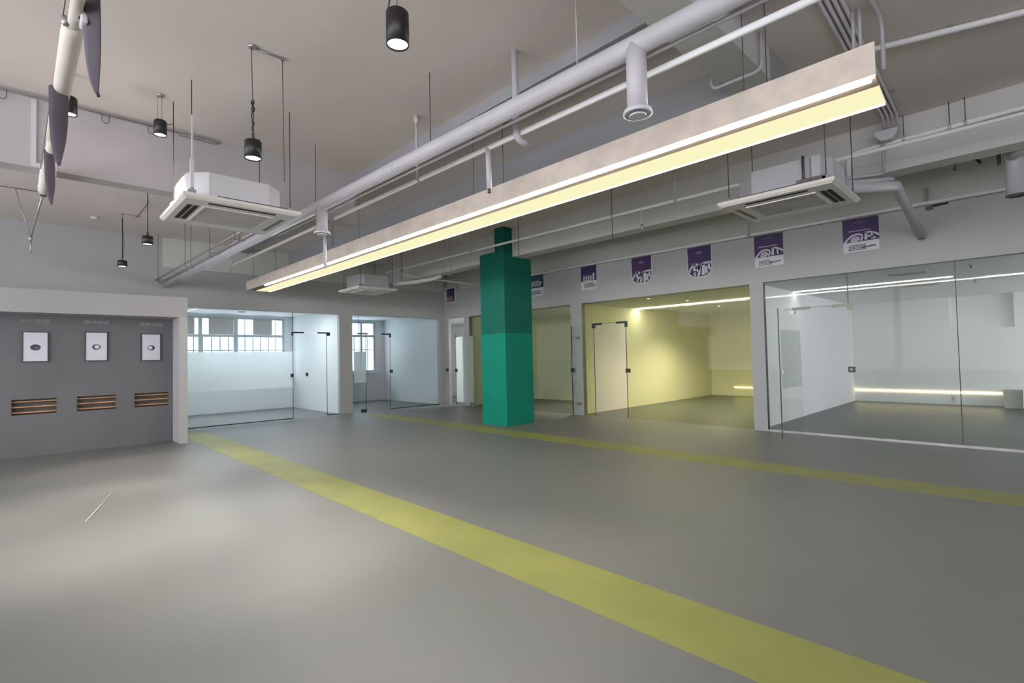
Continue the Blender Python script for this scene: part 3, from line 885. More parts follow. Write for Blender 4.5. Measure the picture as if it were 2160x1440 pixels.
ac1 = cassette('ceiling air conditioner at left, lower panel with two black slits', 1.06, 2.14, 5.40, 6.50, (1.14, 2.02), (5.53, 6.38),
         [('-x', 2, DARK), ('-y', 1, DARK), ('+x', 1, mat('outlet_grey', (0.16, 0.15, 0.135), 0.6))],
         [(1.14, 5.46), (1.10, 6.04), (2.06, 5.50), (2.04, 6.40)], cham=0.16)
MB().box(1.125, 1.155, 5.435, 5.465, 3.055, 3.33).build('rod_sleeve', METALW, ac1)
MB().box(1.135, 1.150, 5.44, 5.46, 3.33, 3.75).build('rod_sleeve', METALW, ac1)
MB().box(1.35, 2.0, 5.42, 5.435, 3.0, 3.016).build('rim_seal', WIRE, ac1)
ac2 = cassette('ceiling air conditioner at right before the posters', 5.345, 6.345, 1.215, 2.30, (5.49, 6.34), (1.30, 2.20),
         [('-y', 2, DARK), ('-x', 1, DARK), ('+y', 1, mat('outlet_grey_brown', (0.17, 0.14, 0.11), 0.6))],
         [(5.45, 2.22), (5.43, 1.30), (6.20, 2.24), (6.26, 1.26)], cham=0.2, body_z=3.29)
MB().box(5.36, 5.372, 1.35, 2.1, 3.0, 3.014).build('rim_seal', WIRE, ac2)
MB().box(5.50, 5.58, 1.36, 1.44, 3.02, 3.29).build('drain_box', METALW, ac2)
MB().tube((5.46, 1.50, 3.03), (5.46, 1.50, 3.30), 0.012, 8).build('drain_pipe', WIRE, ac2)
MB().box(5.40, 5.48, 1.30, 1.55, 3.0, 3.055).build('pipe_clamp', mat('purplish_bracket', (0.20, 0.15, 0.18), 0.6), ac2)
cassette('small looking ceiling air conditioner beyond the light box, near the back wall', 5.15, 6.10, 9.97, 10.95, (5.28, 6.02), (10.09, 10.86),
         [('-y', 1, GRILL), ('-x', 1, GRILL)], [(5.25, 10.07), (6.03, 10.07), (5.25, 10.85), (6.03, 10.85)], cham=0.08, body_z=3.29)

# ------------------------------------------------------------------ ducts and pipes
def lerp(p, q, s):
    return tuple(a + (b - a) * s for a, b in zip(p, q))

D0, D1 = (3.05, -1.0, 3.505), (2.17, 12.735, 3.085)
def duct_at(y):
    return lerp(D0, D1, (y - D0[1]) / (D1[1] - D0[1]))
t = thing('round_duct', 'long white round air duct under the ceiling with two drop outlets', 'duct', (2.8, 4.0, 3.35))
MB().path([D0, D1], 0.066, 20).build('duct', PIPE, t)
for y, zb, r in ((1.74, 2.975, 0.066), (5.95, 2.955, 0.066)):
    px, py, pz = duct_at(y)
    dr = MB().path([(px, y, pz), (px, y, zb + 0.02)], r, 24).build('drop_tube', PIPE, t)
    MB().lathe((px, y), [(r * 0.95, zb + 0.02), (r * 1.38, zb + 0.012), (r * 1.42, zb - 0.012), (r * 1.2, zb - 0.016), (r * 1.15, zb)], 28).build('outlet_flange', METALW, dr)
    MB().lathe((px, y), [(r * 0.3, zb - 0.004), (r * 0.85, zb - 0.018), (r * 0.8, zb - 0.028)], 24).build('outlet_disc', METALW, dr)
for y in (2.2, 3.86, 6.1, 8.6, 11.0):
    px, py, pz = duct_at(y)
    MB().tube((px, y, pz + 0.06), (px, y, ZC), 0.0045, 6).build('hanger_rod', WIRE if y > 3 else PIPE, t)
for y in (0.6, 3.2, 4.4, 7.5, 10.0):
    px, py, pz = duct_at(y)
    MB().path([(px, y - 0.015, pz), (px, y + 0.015, pz)], 0.0685, 20).build('joint_band', METALW, t)

t = thing('cable_rails', 'pair of thin grey conduits running beside the round duct', 'conduit', (2.5, 7, 3.25))
for dx, dz in ((-0.11, 0.03), (-0.19, 0.085)):
    a, b = duct_at(6.6), duct_at(12.7)
    MB().path([(a[0] + dx, 6.6, a[2] + dz), (b[0] + dx * 0.9, 12.735, b[2] + dz)], 0.014, 8).build('conduit', STEEL, t)
for y in (7.2, 8.2, 9.3, 10.6, 12.4):
    a = duct_at(y)
    MB().box(a[0] - 0.21, a[0] - 0.04, y - 0.02, y + 0.02, a[2] - 0.0, a[2] + 0.02).build('cross_strut', STEEL, t)
    MB().tube((a[0] - 0.2, y, a[2] + 0.02), (a[0] - 0.2, y, ZC), 0.004, 6).build('hanger_rod', WIRE, t)
t = thing('thin_conduit', 'thin grey conduit hugging the underside of the round duct', 'conduit', (2.9, 3, 3.3))
a, b = duct_at(-0.9), duct_at(7.4)
MB().path([(a[0] + 0.10, -0.9, a[2] - 0.045), (b[0] + 0.10, 7.4, b[2] - 0.045)], 0.014, 8).build('tube', mat('dull_conduit', (0.40, 0.38, 0.385), 0.6), t)
for y in (0.8, 3.0, 5.0):
    a = duct_at(y)
    MB().box(a[0] + 0.03, a[0] + 0.12, y - 0.015, y + 0.015, a[2] - 0.035, a[2] - 0.028).build('clip', STEEL, t)

# sprinkler pipe beside the duct
P1X, P1Z = 3.15, 3.385
t = thing('sprinkler_pipe', 'white sprinkler pipe between the round duct and the long light', 'pipe', (P1X, 5, P1Z))
MB().path([(P1X, -1.5, 3.335), (P1X, 11.6, 3.44)], 0.024, 12).build('pipe', PIPE2, t)
MB().path([(P1X, 11.58, 3.44), (P1X, 11.58, 3.55)], 0.018, 10).build('end_riser', PIPE, t)
hg = bend((P1X - 0.055, 3.08, ZC), (P1X - 0.055, 3.08, 3.30), (P1X + 0.12, 3.08, 3.30), 0.08)
MB().path([(P1X - 0.055, 3.08, ZC)] + hg + [(P1X + 0.07, 3.08, 3.30)], 0.030, 14).build('hanger', PIPE, t)
for y in (4.66, 7.05):
    MB().path([(P1X - 0.03, y, ZC), (P1X - 0.03, y, 3.385), ], 0.016, 10).build('hanger', PIPE, t)
    MB().lathe((P1X - 0.03, y), [(0.02, ZC - 0.09), (0.028, ZC - 0.06), (0.028, ZC)], 12).build('hanger_cap', PIPE, t)
    MB().path([(P1X, y - 0.02, 3.39), (P1X, y + 0.02, 3.39)], 0.031, 12).build('clamp', PIPE, t)
dr = MB().path([(P1X, 3.51, 3.37), (P1X, 3.51, 2.985)], [0.03, 0.024], 12).build('drop', PIPE, t)
MB().lathe((P1X, 3.51), [(0.016, 2.985), (0.014, 2.965), (0.018, 2.955), (0.018, 2.95)], 12).build('sprinkler_nozzle', WIRE, dr)
MB().path([(P1X, 7.1, 3.40), (P1X, 7.1, 2.75)], 0.024, 12).build('drop', PIPE, t)

# second sprinkler pipe before the column
P3X, P3Z = 6.60, 3.56
t = thing('sprinkler_pipe', 'thin white sprinkler pipe crossing in front of the green column', 'pipe', (P3X, 5, P3Z))
MB().path([(P3X, -1.0, 3.53), (P3X, 11.3, 3.60)], 0.022, 10).build('pipe', PIPE2, t)
for y in (3.43, 7.95, 10.6):
    MB().path([(P3X - 0.01, y, ZC), (P3X - 0.01, y, P3Z - 0.01)], 0.018, 8).build('hanger', PIPE, t)
    MB().path([(P3X, y - 0.02, P3Z - 0.005), (P3X, y + 0.02, P3Z - 0.005)], 0.034, 10).build('clamp', PIPE, t)
dr = MB().path([(P3X, 3.98, P3Z), (P3X, 3.98, 3.30)], 0.016, 10).build('drop', PIPE, t)
MB().lathe((P3X, 3.98), [(0.024, 3.33), (0.024, 3.28), (0.012, 3.262), (0.02, 3.25), (0.02, 3.245)], 12).build('sprinkler_nozzle', STEEL, dr)
for y in (8.9, 11.2):
    MB().path([(P3X + 0.02, y, ZC), (P3X + 0.02, y, 3.25)], 0.014, 8).build('hanger', PIPE, t)

# pipe along the top of the right wall
t = thing('wall_pipe', 'white pipe along the wall just above the row of posters', 'pipe', (9.42, 4.5, 3.5))
MB().path([(9.415, -1.5, 3.505), (9.415, 11.0, 3.51)], 0.028, 12).build('pipe', PIPE2, t)
MB().path([(9.415, 11.0, 3.51), (9.39, 11.06, 3.50), (7.2, 10.9, 3.49), (6.7, 10.75, 3.50)], 0.022, 10).build('branch', PIPE2, t)
MB().path([(9.40, 3.50, 3.72), (9.40, 3.50, 3.50)], 0.014, 8).build('hanger', PIPE, t)
MB().box(9.38, 9.44, 3.47, 3.53, 3.465, 3.535).build('clamp', STEEL, t)
for y in (-0.5, 6.3, 8.4):
    MB().box(9.40, 9.56, y - 0.02, y + 0.02, 3.53, 3.545).build('clamp', STEEL, t)

# sprinkler stub near the corner
t = thing('ceiling_sprinkler', 'dark sprinkler head hanging left of the green column', 'sprinkler', (7.0, 9.2, 3.3))
MB().path([(7.0, 9.2, ZC), (7.0, 9.2, 3.36)], 0.012, 8).build('drop', PIPE, t)
MB().lathe((7.0, 9.2), [(0.016, 3.36), (0.022, 3.34), (0.010, 3.32), (0.04, 3.30), (0.04, 3.295)], 12).build('head', STEEL, t)
# flexible duct by the far unit
t = thing('flexible_hose', 'pale flat hose bending away from the far air conditioner', 'hose', (6.3, 9.4, 3.12))
MB().path([(6.08, 10.2, 3.12), (6.17, 9.9, 3.13), (6.3, 9.5, 3.12), (6.42, 9.1, 3.14), (6.55, 8.9, 3.2)], 0.045, 10).build('hose', UPWALL, t)
MB().tube((6.17, 9.9, 3.17), (6.17, 9.9, ZC), 0.006, 6).build('hanger_rod', WIRE, t)
t = thing('ceiling_detector', 'small white disc on a stem hanging before the back wall', 'detector', (3.2, 11.9, 3.0))
MB().path([(3.2, 11.9, ZC), (3.2, 11.9, 3.27)], 0.010, 8).build('stem', PIPE, t)
MB().lathe((3.2, 11.9), [(0.02, 3.28), (0.12, 3.262), (0.12, 3.25), (0.03, 3.24)], 20).build('disc', PIPE, t)

# loose threaded rods
for (x, y, z, lbl) in ((6.55, 4.47, 3.16, 'thin dark rod hanging free below the pipe, right of the column'), (6.55, 6.52, 3.26, 'thin dark rod hanging at the column top')):
    t = thing('threaded_rod', lbl, 'rod', (x, y, z))
    MB().tube((x, y, z), (x, y, ZC), 0.006, 6).build('rod', WIRE, t)
    MB().lathe((x, y), [(0.012, z + 0.02), (0.012, z + 0.035)], 6).build('nut', STEEL, t)

# bundle of conduits at the right, crossing the ceiling
t = thing('conduit_bundle', 'four white conduits side by side on the ceiling at upper right', 'conduit', (5.5, 1.05, ZC))
for k in range(4):
    yy = 1.06 - k * 0.042
    MB().path([(2.5 if k else 2.4, yy - 0.06, ZC - 0.018), (7.10, yy + 0.05, ZC - 0.018), (7.16, yy + 0.05, 3.924)], 0.015, 8).build('tube', PIPE, t)
for x in (3.6, 6.5):
    MB().box(x - 0.02, x + 0.02, 0.91, 1.13, ZC - 0.008, ZC - 0.001).build('saddle', STEEL, t)
t = thing('junction_hopper', 'white tapered junction box under the conduits near the beam', 'box', (7.2, 1.08, 3.8))
MB().prism([(-0.11, 0.12), (0.11, 0.12), (0.11, 0.07), (0.05, 0.0), (-0.05, 0.0), (-0.11, 0.07)], lambda u, v, w: (7.16 + w, 1.09 - u, 3.80 + v), -0.06, 0.06).build('box', METALW, t, bevel=0.006)
MB().tube((7.17, 1.02, 3.935), (7.21, 1.0, 3.925), 0.014, 8).build('dark_fitting', DARK, t)
t = thing('bent_conduit', 'white conduit curving down from the ceiling beyond the light box end', 'conduit', (5.15, 0.8, 3.7))
MB().path([(4.30, 0.78, ZC - 0.018)] + [Vector(p) for p in bend((4.30, 0.78, ZC - 0.018), (4.99, 0.76, ZC - 0.018), (5.0, 0.76, 3.68), 0.16)] + [(5.0, 0.76, 3.66)], 0.016, 10).build('tube', PIPE, t)
t = thing('upright_conduits', 'pair of upright white conduits meeting the ceiling bundle', 'conduit', (4.66, 0.82, 3.8))
for k in range(2):
    MB().path([(4.70, 0.90 - k * 0.045, ZC), (4.70, 0.90 - k * 0.045, 3.72)], 0.013, 8).build('tube', PIPE, t)
# pipes to the right
t = thing('ceiling_pipe', 'white pipe on the ceiling leading to the top right corner', 'pipe', (5.5, 0.4, 4.05))
MB().path([(5.30, 1.15, 4.05), (5.75, -0.2, 4.05), (5.95, -1.2, 4.05)], 0.026, 10).build('pipe', PIPE2, t)
MB().box(5.53, 5.60, 0.37, 0.39, 4.07, ZC).build('saddle', STEEL, t)
t = thing('elbow_pipe', 'white pipe with an elbow over the right air conditioner', 'pipe', (7.26, 0.6, 3.8))
el = bend((7.27, -1.2, 3.80), (7.27, 1.50, 3.80), (7.27, 1.50, 3.50), 0.14)
MB().path([(7.27, -1.2, 3.83)] + el + [(7.27, 1.50, 3.52)], 0.026, 12).build('pipe', PIPE2, t)
for y in (0.95, 0.55, 0.42, -0.1):
    MB().path([(7.27, y - 0.015, 3.808), (7.27, y + 0.015, 3.808)], 0.033, 12).build('coupling', PIPE, t)
    MB().tube((7.27, y, 3.83), (7.27, y, ZC), 0.004, 6).build('hanger_rod', WIRE, t)
# refrigerant lines
t = thing('insulated_lines', 'thick white insulated pipes running from the right air conditioner to the wall', 'pipe', (7.5, 1.2, 3.4))
def curve_pts(P, n=6):
    out = [Vector(P[0])]
    for i in range(1, len(P) - 1):
        out += bend(P[i - 1], P[i], P[i + 1], 0.14, n)
    return out + [Vector(P[-1])]
MB().path(curve_pts([(6.34, 1.36, 3.13), (7.12, 1.02, 3.25), (7.66, 1.10, 3.40), (9.46, 1.08, 3.03)]), 0.055, 14).build('line', METALW, t)
MB().path(curve_pts([(6.34, 1.36, 3.19), (7.12, 1.06, 3.335), (7.68, 1.14, 3.465), (9.46, 1.14, 3.10)]), 0.03, 12).build('line', PIPE, t)
MB().path(curve_pts([(6.34, 1.36, 3.25), (7.05, 1.12, 3.40), (7.16, 1.13, 3.45), (7.16, 1.13, 3.79)]), 0.02, 10).build('line', PIPE, t)
MB().lathe((9.40, 1.08), [(0.03, 2.99), (0.03, 3.02)], 8).build('wall_plug', DARK, t)
# large vertical pipe at the right edge
t = thing('vertical_pipe', 'thick white vertical pipe with a side branch at the right edge', 'pipe', (8.0, 0.07, 3.08))
MB().path([(8.0, 0.07, 3.10), (8.0, 0.07, ZC)], 0.085, 24).build('pipe', PIPE, t)
MB().lathe((8.0, 0.07), [(0.086, 3.10), (0.092, 3.095), (0.092, 3.085), (0.075, 3.08), (0.07, 3.12)], 24, caps=False).build('rim', WIRE, t)
MB().path([(8.0, 0.10, 3.52), (7.72, 0.02, 3.53), (7.7, -0.6, 3.55)], 0.055, 16).build('branch', PIPE, t)
# little odds and ends hanging at the right
t = thing('hanging_cable', 'rusty rod ending in a bent black cable at upper right', 'cable', (7.9, 0.42, 3.6))
cx0 = Vector((8.1, 0.46, ZC))
MB().path([(8.12, 0.47, ZC), (8.12, 0.455, 3.90)], 0.011, 8).build('rod', RUST, t)
MB().path([(8.12, 0.455, 3.90), (8.12, 0.43, 3.78)], 0.009, 8).build('rod_end', STEEL, t)
MB().path([(8.12, 0.43, 3.79), (8.12, 0.432, 3.70), (8.12, 0.435, 3.68), (8.12, 0.37, 3.60), (8.12, 0.355, 3.57)], 0.016, 8).build('black_cable', BLACK, t)
t = thing('cable_bracket', 'small white bracket with a dark wire left of the bent black cable', 'bracket', (8.1, 0.6, 3.7))
MB().box(8.08, 8.10, 0.585, 0.625, 3.72, 3.84).build('plate', METALW, t)
MB().tube((8.09, 0.575, 3.56), (8.09, 0.575, ZC), 0.005, 6).build('wire', WIRE, t)
MB().lathe((8.09, 0.585), [(0.014, 3.54), (0.018, 3.56), (0.006, 3.58)], 8).build('plug', WIRE, t)
t = thing('hanging_wire', 'thin wire with a dark connector beside the thick vertical pipe', 'wire', (8.1, 0.2, 3.6))
MB().tube((8.1, 0.20, 3.62), (8.1, 0.205, ZC), 0.008, 6).build('wire', STEEL, t)
MB().lathe((8.1, 0.20), [(0.016, 3.50), (0.02, 3.53), (0.018, 3.62), (0.008, 3.64)], 10).build('connector', WIRE, t)
t = thing('wall_clip', 'rusty wall clip beside the insulated pipes above the right poster', 'bracket', (9.44, 1.0, 3.6))
MB().box(9.50, 9.56, 1.00, 1.03, 3.56, 3.75).build('arm', STEEL, t)
MB().box(9.42, 9.46, 0.94, 1.02, 3.405, 3.455).build('clamp', WIRE, t)
t = thing('black_bar', 'short black bar fixed under the wall pipe at right', 'bar', (9.45, 0.86, 3.45))
MB().path([(9.44, 0.95, 3.452), (9.44, 0.77, 3.458)], 0.014, 8).build('bar', BLACK, t)
MB().box(9.44, 9.462, 0.85, 0.87, 3.44, 3.465).build('fixing', STEEL, t)
t = thing('wall_hook', 'tiny grey hook on the bare wall near the right edge', 'hook', (9.45, 0.58, 3.24))
MB().box(9.45, XR, 0.56, 0.60, 3.21, 3.27).build('plate', GRILL, t)
MB().tube((9.452, 0.58, 3.27), (9.452, 0.58, 3.40), 0.003, 6).build('wire', GRILL, t)
# conduit loop round the cross beam
t = thing('conduit_loop', 'white conduit looping under the end of the short cross beam', 'conduit', (4.55, 1.7, 3.75))
lp = [(4.45, 1.50, ZC)] + bend((4.45, 1.50, ZC), (4.45, 1.50, 3.765), (4.45, 1.96, 3.765), 0.08) + bend((4.45, 1.50, 3.765), (4.45, 1.93, 3.765), (4.45, 1.93, 3.9), 0.06) + [(4.45, 1.93, 3.87)]
MB().path(lp, 0.015, 10).build('tube', PIPE, t)

# ------------------------------------------------------------------ upper left: wrapped tube, conduits, straps
t = thing('wrapped_tube', 'cream wrapped tube hanging at upper left with dark peeling flaps', 'tube', (0.18, 5.2, 3.3))
TB = lambda y: Vector((0.200 - 0.0100 * (y - 3.2), y, 3.30))
MB().path([TB(2.1), TB(3.92)], 0.028, 14).build('tube', CREAMT, t)
MB().path([TB(3.66), TB(3.72), TB(5.6)], [0.034, 0.050, 0.045], 16).build('sleeve', CREAMT, t)
MB().path([TB(5.6), TB(6.6)], 0.036, 14).build('tube', CREAMT, t)
MB().path([TB(6.55), TB(6.6), TB(7.35), TB(7.4)], [0.04, 0.052, 0.048, 0.036], 14).build('sleeve', CREAMT, t)
def flap(a, b, tip, curl, hook=0.0):
    """a curled sheet hanging from edge a-b, keeping its width and then tapering to a tip"""
    a, b, tip = Vector(a), Vector(b), Vector(tip)
    nrow, ncol = 16, 7
    vs, fs = [], []
    for i in range(nrow + 1):
        s = i / nrow
        wd = (1 - s ** 3.5) ** 0.8 * 0.97 + 0.03
        for j in range(ncol + 1):
            q = j / ncol
            c = a.lerp(b, 0.45)
            p = c + (a.lerp(b, q) - c) * wd + (tip - c) * s
            p = p + Vector((0.7, -0.7, 0)) * curl * math.sin(math.pi * q) * (1 - s * 0.5)
            p.x += hook * s ** 6
            vs.append(p)
    for i in range(nrow):
        for j in range(ncol):
            k = i * (ncol + 1) + j
            fs.append((k, k + 1, k + ncol + 2, k + ncol + 1))
    o = MB().add(vs, fs, True).build('flap', CLOTH, t)
    md = o.modifiers.new('thickness', 'SOLIDIFY')
    md.thickness = 0.008
    return o
flap((0.215, 3.42, 3.36), (0.285, 3.36, 3.38), (0.285, 3.68, 2.94), 0.02, 0.02)
flap((0.118, 4.53, 3.29), (0.222, 4.58, 3.35), (0.172, 4.65, 2.79), 0.04)
flap((0.125, 5.92, 3.29), (0.205, 5.96, 3.35), (0.178, 6.02, 2.84), 0.03)
mb = MB().box(0.214, 0.245, 3.46, 3.56, 3.235, 3.32)
mb.build('switch_box', METALW, t, bevel=0.010)
MB().box(0.210, 0.214, 3.495, 3.515, 3.27, 3.278).build('label_slot', DARK, t)
for y in (3.64, 7.2):
    p = TB(y)
    MB().path([p + Vector((0, 0, 0.03)), (p.x, y, ZC)], 0.006, 6).build('hanger_rod', WIRE, t)
    MB().lathe((p.x - 0.035, y), [(0.010, 3.275), (0.018, 3.29), (0.018, 3.315), (0.008, 3.33)], 10).build('clamp', STEEL, t)
MB().tube((0.165, 2.4, 3.335), (0.118, 6.6, 3.31), 0.003, 6).build('guy_wire', WIRE, t)
MB().box(0.135, 0.185, 7.40, 7.45, 3.255, 3.305).build('end_bracket', WIRE, t)

t = thing('beam_conduit', 'thin conduit with small loops along the top of the left beam', 'conduit', (0.5, 6.74, 4.06))
MB().path([(-4.9, 6.742, 4.06), (1.70, 6.742, 4.06)], 0.010, 8).build('tube', STEEL, t)
MB().box(1.28, 1.66, 6.725, 6.76, 4.03, 4.055).build('end_plate', STEEL, t)
for x in (-0.15, 0.62, 1.02):
    MB().path([(x - 0.03, 6.73, 4.05), (x - 0.03, 6.73, 3.98), (x, 6.73, 3.955), (x + 0.03, 6.73, 3.98), (x + 0.03, 6.73, 4.05)], 0.004, 6).build('cable_loop', WIRE, t)
t = thing('cable_trunking', 'white vertical trunking strip on the left beam beside the wrapped tube', 'trunking', (0.07, 6.74, 3.36))
MB().box(0.050, 0.090, 6.735, 6.762, 3.37, 4.03).build('strip', METALW, t)
MB().box(0.05, 0.16, 6.72, 6.762, 3.362, 3.40).build('foot', METALW, t)
t = thing('pendant_conduit', 'thin bent conduit on the far ceiling feeding the lowest pendant', 'conduit', (1.4, 11.1, 4.08))
MB().path([(1.305, 11.134, ZC - 0.008), (1.475, 11.15, ZC - 0.008), (1.466, 10.0, ZC - 0.008)], 0.008, 6).build('tube', STEEL, t)
MB().box(1.45, 1.50, 11.12, 11.17, ZC - 0.02, ZC).build('elbow_box', STEEL, t)
t = thing('pendant_conduit', 'short thin conduit on the ceiling feeding the twisted cord pendant', 'conduit', (1.5, 4.535, 4.08))
MB().path([(1.432, 4.537, ZC - 0.008), (1.65, 4.533, ZC - 0.008)], 0.008, 6).build('tube', STEEL, t)
MB().box(1.63, 1.66, 4.515, 4.55, ZC - 0.02, ZC).build('end_box', STEEL, t)
MB().tube((1.64, 4.533, ZC), (1.655, 4.545, 2.99), 0.0035, 6).build('wire', WIRE, t)
t = thing('smoke_detector', 'small detector on the far ceiling left of the pendants', 'detector', (0.934, 11.7, ZC))
MB().lathe((0.934, 11.7), [(0.06, ZC), (0.06, ZC - 0.02), (0.04, ZC - 0.04)], 16).build('housing', CREAMT, t)
t = thing('guy_wires', 'v shaped steel wires joining at a small ring at far left', 'wire', (0.07, 10.45, 3.3))
hub = Vector((0.085, 10.44, 3.36))
MB().tube((-0.086, 10.5, ZC), hub, 0.006, 6).build('wire', STEEL, t)
MB().tube((0.155, 7.46, 3.27), hub, 0.010, 6).build('wire', STEEL, t)
MB().tube((0.24, 10.2, ZC), hub + Vector((0.01, 0, 0)), 0.005, 6).build('wire', STEEL, t)
MB().lathe((hub.x, hub.y), [(0.02, 3.31), (0.026, 3.33), (0.026, 3.36), (0.015, 3.38)], 10).build('ring', STEEL, t)
MB().path([(hub.x, hub.y, 3.32), (hub.x + 0.005, hub.y, 3.12)], [0.012, 0.008], 8).build('tail', STEEL, t)
MB().path([(-0.9, 10.5, ZC - 0.008), (0.3, 10.5, ZC - 0.008)], 0.007, 6).build('rail', STEEL, t)
# thin strip standing in for a scratch on the floor
t = tag(MB().path([(0.42, 5.98, 0.004), (0.72, 7.12, 0.004)], 0.004, 6).build('scratch_strip', METALW), 'thin pale strip for a scratch on the floor at left', 'strip')

# ------------------------------------------------------------------ posters on the right wall
def poster(lbl, yl, w, zt, zb, mt, style, split):
    """yl: left edge (larger Y); style: square or round bottom; split: share of the height that is coloured"""
    h = zt - zb
    t = thing('poster', lbl, 'poster', (XR, yl - w / 2, zb), 'posters along the right wall')
    fn = lambda u, v, d: (XR - d, yl - u, zb + v)
    if style == 'round':
        r = w * 0.36
        out = [(0, h), (0, r)] + arc(r, r, r, r, 180, 270, 8)[1:] + arc(w - r, r, r, r, 270, 360, 8) + [(w, h)]
        MB().prism(out, fn, 0.004, 0.008).build('sheet', PAPER, t)
        b = 0.018
        r2 = r - b
        inn = [(b * 0.3, h), (b, r)] + arc(r, r, r2, r2, 180, 270, 8)[1:] + arc(w - r, r, r2, r2, 270, 360, 8) + [(w - b, h)]
        MB().prism(inn, fn, 0.008, 0.010).build('colour_print', mt, t)
        lz = b + 0.01
        lh = h * 0.40
    else:
        out = [(0, h), (0.0, 0.0), (w, 0.0), (w, h)]
        MB().prism(out, fn, 0.004, 0.008).build('sheet', PAPER, t)
        s = h * (1 - split)
        MB().prism([(0, h), (0, s), (w, s), (w, h)], fn, 0.008, 0.010).build('colour_print', mt, t)
        lz = s
        lh = h * 0.26
    return t, fn, w, h, lz, lh

def logo(t, fn, w, lz, lh, kind):
    """the emblem: a slanted stroke, a ringed letter and a wide arch letter, white"""
    a, b = 0.010, 0.0125
    m = MB()
    sw = lh * 0.19
    def P(u, v):
        return (u * w, lz + v * lh)
    if kind == 'round':
        m.ribbon([P(0.08, 0.38), P(0.13, 0.66), P(0.22, 0.86), P(0.34, 0.96)], sw * 0.8, fn, a, b)
        m.ribbon(arc(0.37 * w, lz + 0.68 * lh, 0.100 * w, 0.25 * lh, 0, 340, 18), sw, fn, a, b, True)
        m.ribbon([P(0.475, 0.92), P(0.49, 0.5), P(0.47, 0.14), P(0.42, 0.02)], sw, fn, a, b)
        m.ribbon([P(0.36, 0.42), P(0.27, 0.20), P(0.34, 0.03)], sw * 0.7, fn, a, b)
        m.ribbon([P(0.56, 0.92), P(0.75, 1.00), P(0.98, 0.98)], sw, fn, a, b)
        m.ribbon([P(0.65, 0.95), P(0.65, 0.5), P(0.63, 0.02)], sw * 1.25, fn, a, b)
        m.ribbon([P(0.88, 0.96), P(0.865, 0.64), P(0.91, 0.42)], sw, fn, a, b)
        m.prism([P(0.72, 0.72), P(0.80, 0.72), P(0.82, 0.16), P(0.72, 0.10)], fn, a, 0.0115)
    else:
        m.ribbon([P(0.04, 0.0), P(0.15, 0.45), P(0.26, 0.78), P(0.40, 0.86), P(0.52, 0.76), P(0.545, 0.42), P(0.50, 0.08)], sw * 1.1, fn, a, b)
        m.ribbon([P(0.22, 0.14), P(0.27, 0.46), P(0.37, 0.56), P(0.445, 0.46), P(0.455, 0.28), P(0.38, 0.12)], sw, fn, a, b, True)
        m.ribbon([P(0.28, 0.30), P(0.43, 0.32)], sw * 0.6, fn, a, b)
        m.ribbon([P(0.64, 0.10), P(0.645, 0.50), P(0.65, 0.92)], sw * 1.4, fn, a, b)
        m.ribbon([P(0.62, 0.90), P(0.76, 0.95), P(0.88, 0.78), P(1.0, 0.46)], sw * 1.1, fn, a, b)
        m.ribbon([P(0.80, 0.86), P(0.81, 0.46), P(0.82, 0.12)], sw * 0.9, fn, a, b)
        if kind == 'R':
            m.ribbon([P(0.68, 0.50), P(0.76, 0.46), P(0.90, 0.16)], sw, fn, a, b)
    m.build('emblem', INKW, t)

def tiny_rows(t, fn, u0, u1, v0, v1, rows, m, seed=1, name='small_print'):
    rnd = random.Random(seed)
    mb = MB()
    dh = (v1 - v0) / rows
    for r in range(rows):
        u = u0
        end = u1 - rnd.random() * 0.25 * (u1 - u0)
        while u < end:
            l = (0.02 + 0.03 * rnd.random())
            mb.prism([(u, v0 + r * dh), (min(u + l, u1), v0 + r * dh), (min(u + l, u1), v0 + (r + 0.55) * dh), (u, v0 + (r + 0.55) * dh)], fn, 0.0085, 0.0115)
            u += l + 0.008
    return mb.build(name, m, t)

# first, small one in the corner
t = thing('poster', 'small white edged poster with a dark photo, in the room corner', 'poster', (XR, 12.4, 3.1), 'posters along the right wall')
fnp = lambda u, v, d: (XR - d, 12.66 - u, 3.10 + v)
MB().prism([(0, 0), (0.50, 0.0), (0.50, 0.48), (0, 0.48)], fnp, 0.004, 0.008).build('sheet', PAPER, t)
MB().prism([(0.05, 0.04), (0.44, 0.04), (0.44, 0.44), (0.05, 0.44)], fnp, 0.008, 0.010).build('photo_print', NAVY, t)
MB().prism([(0.07, 0.06), (0.36, 0.06), (0.36, 0.21), (0.07, 0.21)], fnp, 0.010, 0.0115).build('photo_print', MAUVE, t)
for k in range(4):
    MB().prism([(0.10 + k * 0.07, 0.21), (0.125 + k * 0.07, 0.21), (0.125 + k * 0.07, 0.38), (0.10 + k * 0.07, 0.38)], fnp, 0.010, 0.011).build('photo_print', mat('print_slate', (0.11, 0.10, 0.17), 0.5), t)
MB().prism([(0.12, -0.12), (0.36, -0.12), (0.36, -0.06), (0.12, -0.06)], fnp, 0.001, 0.004).build('caption', GRILL, t)

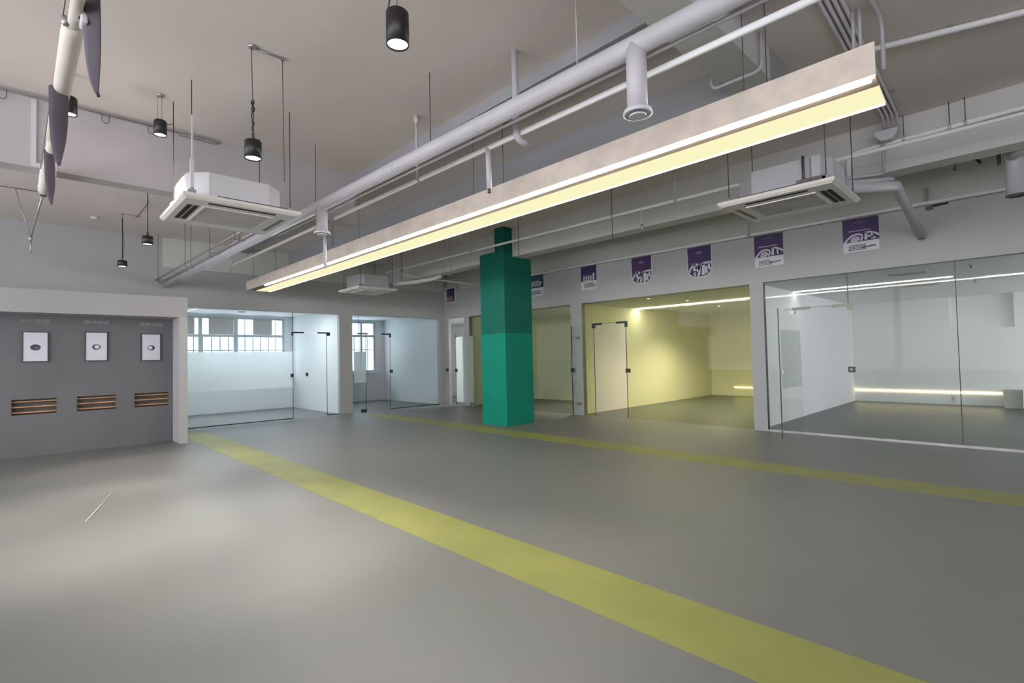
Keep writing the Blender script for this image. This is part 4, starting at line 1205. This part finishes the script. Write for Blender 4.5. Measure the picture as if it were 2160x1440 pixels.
t, fn, w, h, lz, lh = poster('teal poster partly hidden by the right edge of the green column', 9.06, 0.50, 3.475, 2.945, TEAL, 'square', 0.60)
m = MB()
for k in range(5):
    m.ribbon([(0.10 + k * 0.07, lz + 0.04), (0.115 + k * 0.07, lz + 0.13)], 0.04, fn, 0.010, 0.0125)
m.ribbon([(0.05, lz + 0.09), (0.14, lz + 0.155), (0.30, lz + 0.165), (0.45, lz + 0.12)], 0.03, fn, 0.010, 0.0125)
m.build('emblem', INKW, t)
tiny_rows(t, fn, 0.06, 0.46, 0.05, 0.16, 3, INKD, 3)
t, fn, w, h, lz, lh = poster('narrow purple poster with white bottom, second right of the column', 7.36, 0.44, 3.475, 2.935, PURPLE, 'square', 0.63)
m = MB()
for k in range(4):
    m.ribbon([(0.08 + k * 0.065, lz + 0.015), (0.095 + k * 0.065, lz + 0.125)], 0.035, fn, 0.010, 0.0125)
m.ribbon([(0.06, lz + 0.07), (0.32, lz + 0.075)], 0.02, fn, 0.010, 0.0125)
m.ribbon([(0.07, lz + 0.012), (0.33, lz + 0.014)], 0.02, fn, 0.010, 0.0125)
m.ribbon([(0.36, lz + 0.015), (0.365, lz + 0.17)], 0.05, fn, 0.010, 0.0125)
m.build('emblem', INKW, t)
tiny_rows(t, fn, 0.09, 0.42, 0.05, 0.16, 3, INKD, 4)
for lbl, yl, w0, zb, mt, sd in (('round bottomed violet poster, left of the two with curved bottoms', 5.99, 0.50, 2.905, VIOLET, 5), ('round bottomed blue-purple poster, right of the two with curved bottoms', 4.71, 0.50, 2.875, PURPLE, 6)):
    t, fn, w, h, lz, lh = poster(lbl, yl, w0, 3.472, zb, mt, 'round', 1)
    logo(t, fn, w, lz, lh, 'round')
    tiny_rows(t, fn, 0.06, 0.30, h * 0.46, h * 0.50, 1, INKF, sd, 'faint_print')
    MB().prism(arc(w * 0.48, h * 0.80, 0.06, 0.03, 0, 345, 12), fn, 0.010, 0.0115).build('faint_crest', INKF, t)
for lbl, yl, w0, zb, kd, sd in (('deep purple poster with white lower third, left of the rightmost one', 3.43, 0.475, 2.91, 'n', 7), ('rightmost deep purple poster with white lower part below the pipe', 2.065, 0.475, 2.945, 'R', 8)):
    t, fn, w, h, lz, lh = poster(lbl, yl, w0, 3.468, zb, PURPLE, 'square', 0.70)
    logo(t, fn, w, lz, lh, kd)
    tiny_rows(t, fn, 0.07, 0.30, 0.025, 0.12, 4, INKD, sd)
    MB().prism([(0.25, 0.045), (0.43, 0.06), (0.43, 0.08), (0.25, 0.065)], fn, 0.0085, 0.0115).build('dark_mark', INKD, t)
    tiny_rows(t, fn, 0.08, 0.38, h * 0.62, h * 0.66, 1, INKW, sd + 4, 'slogan_print')
    tiny_rows(t, fn, 0.15, 0.33, h * 0.87, h * 0.91, 1, INKF, sd + 8, 'faint_print')
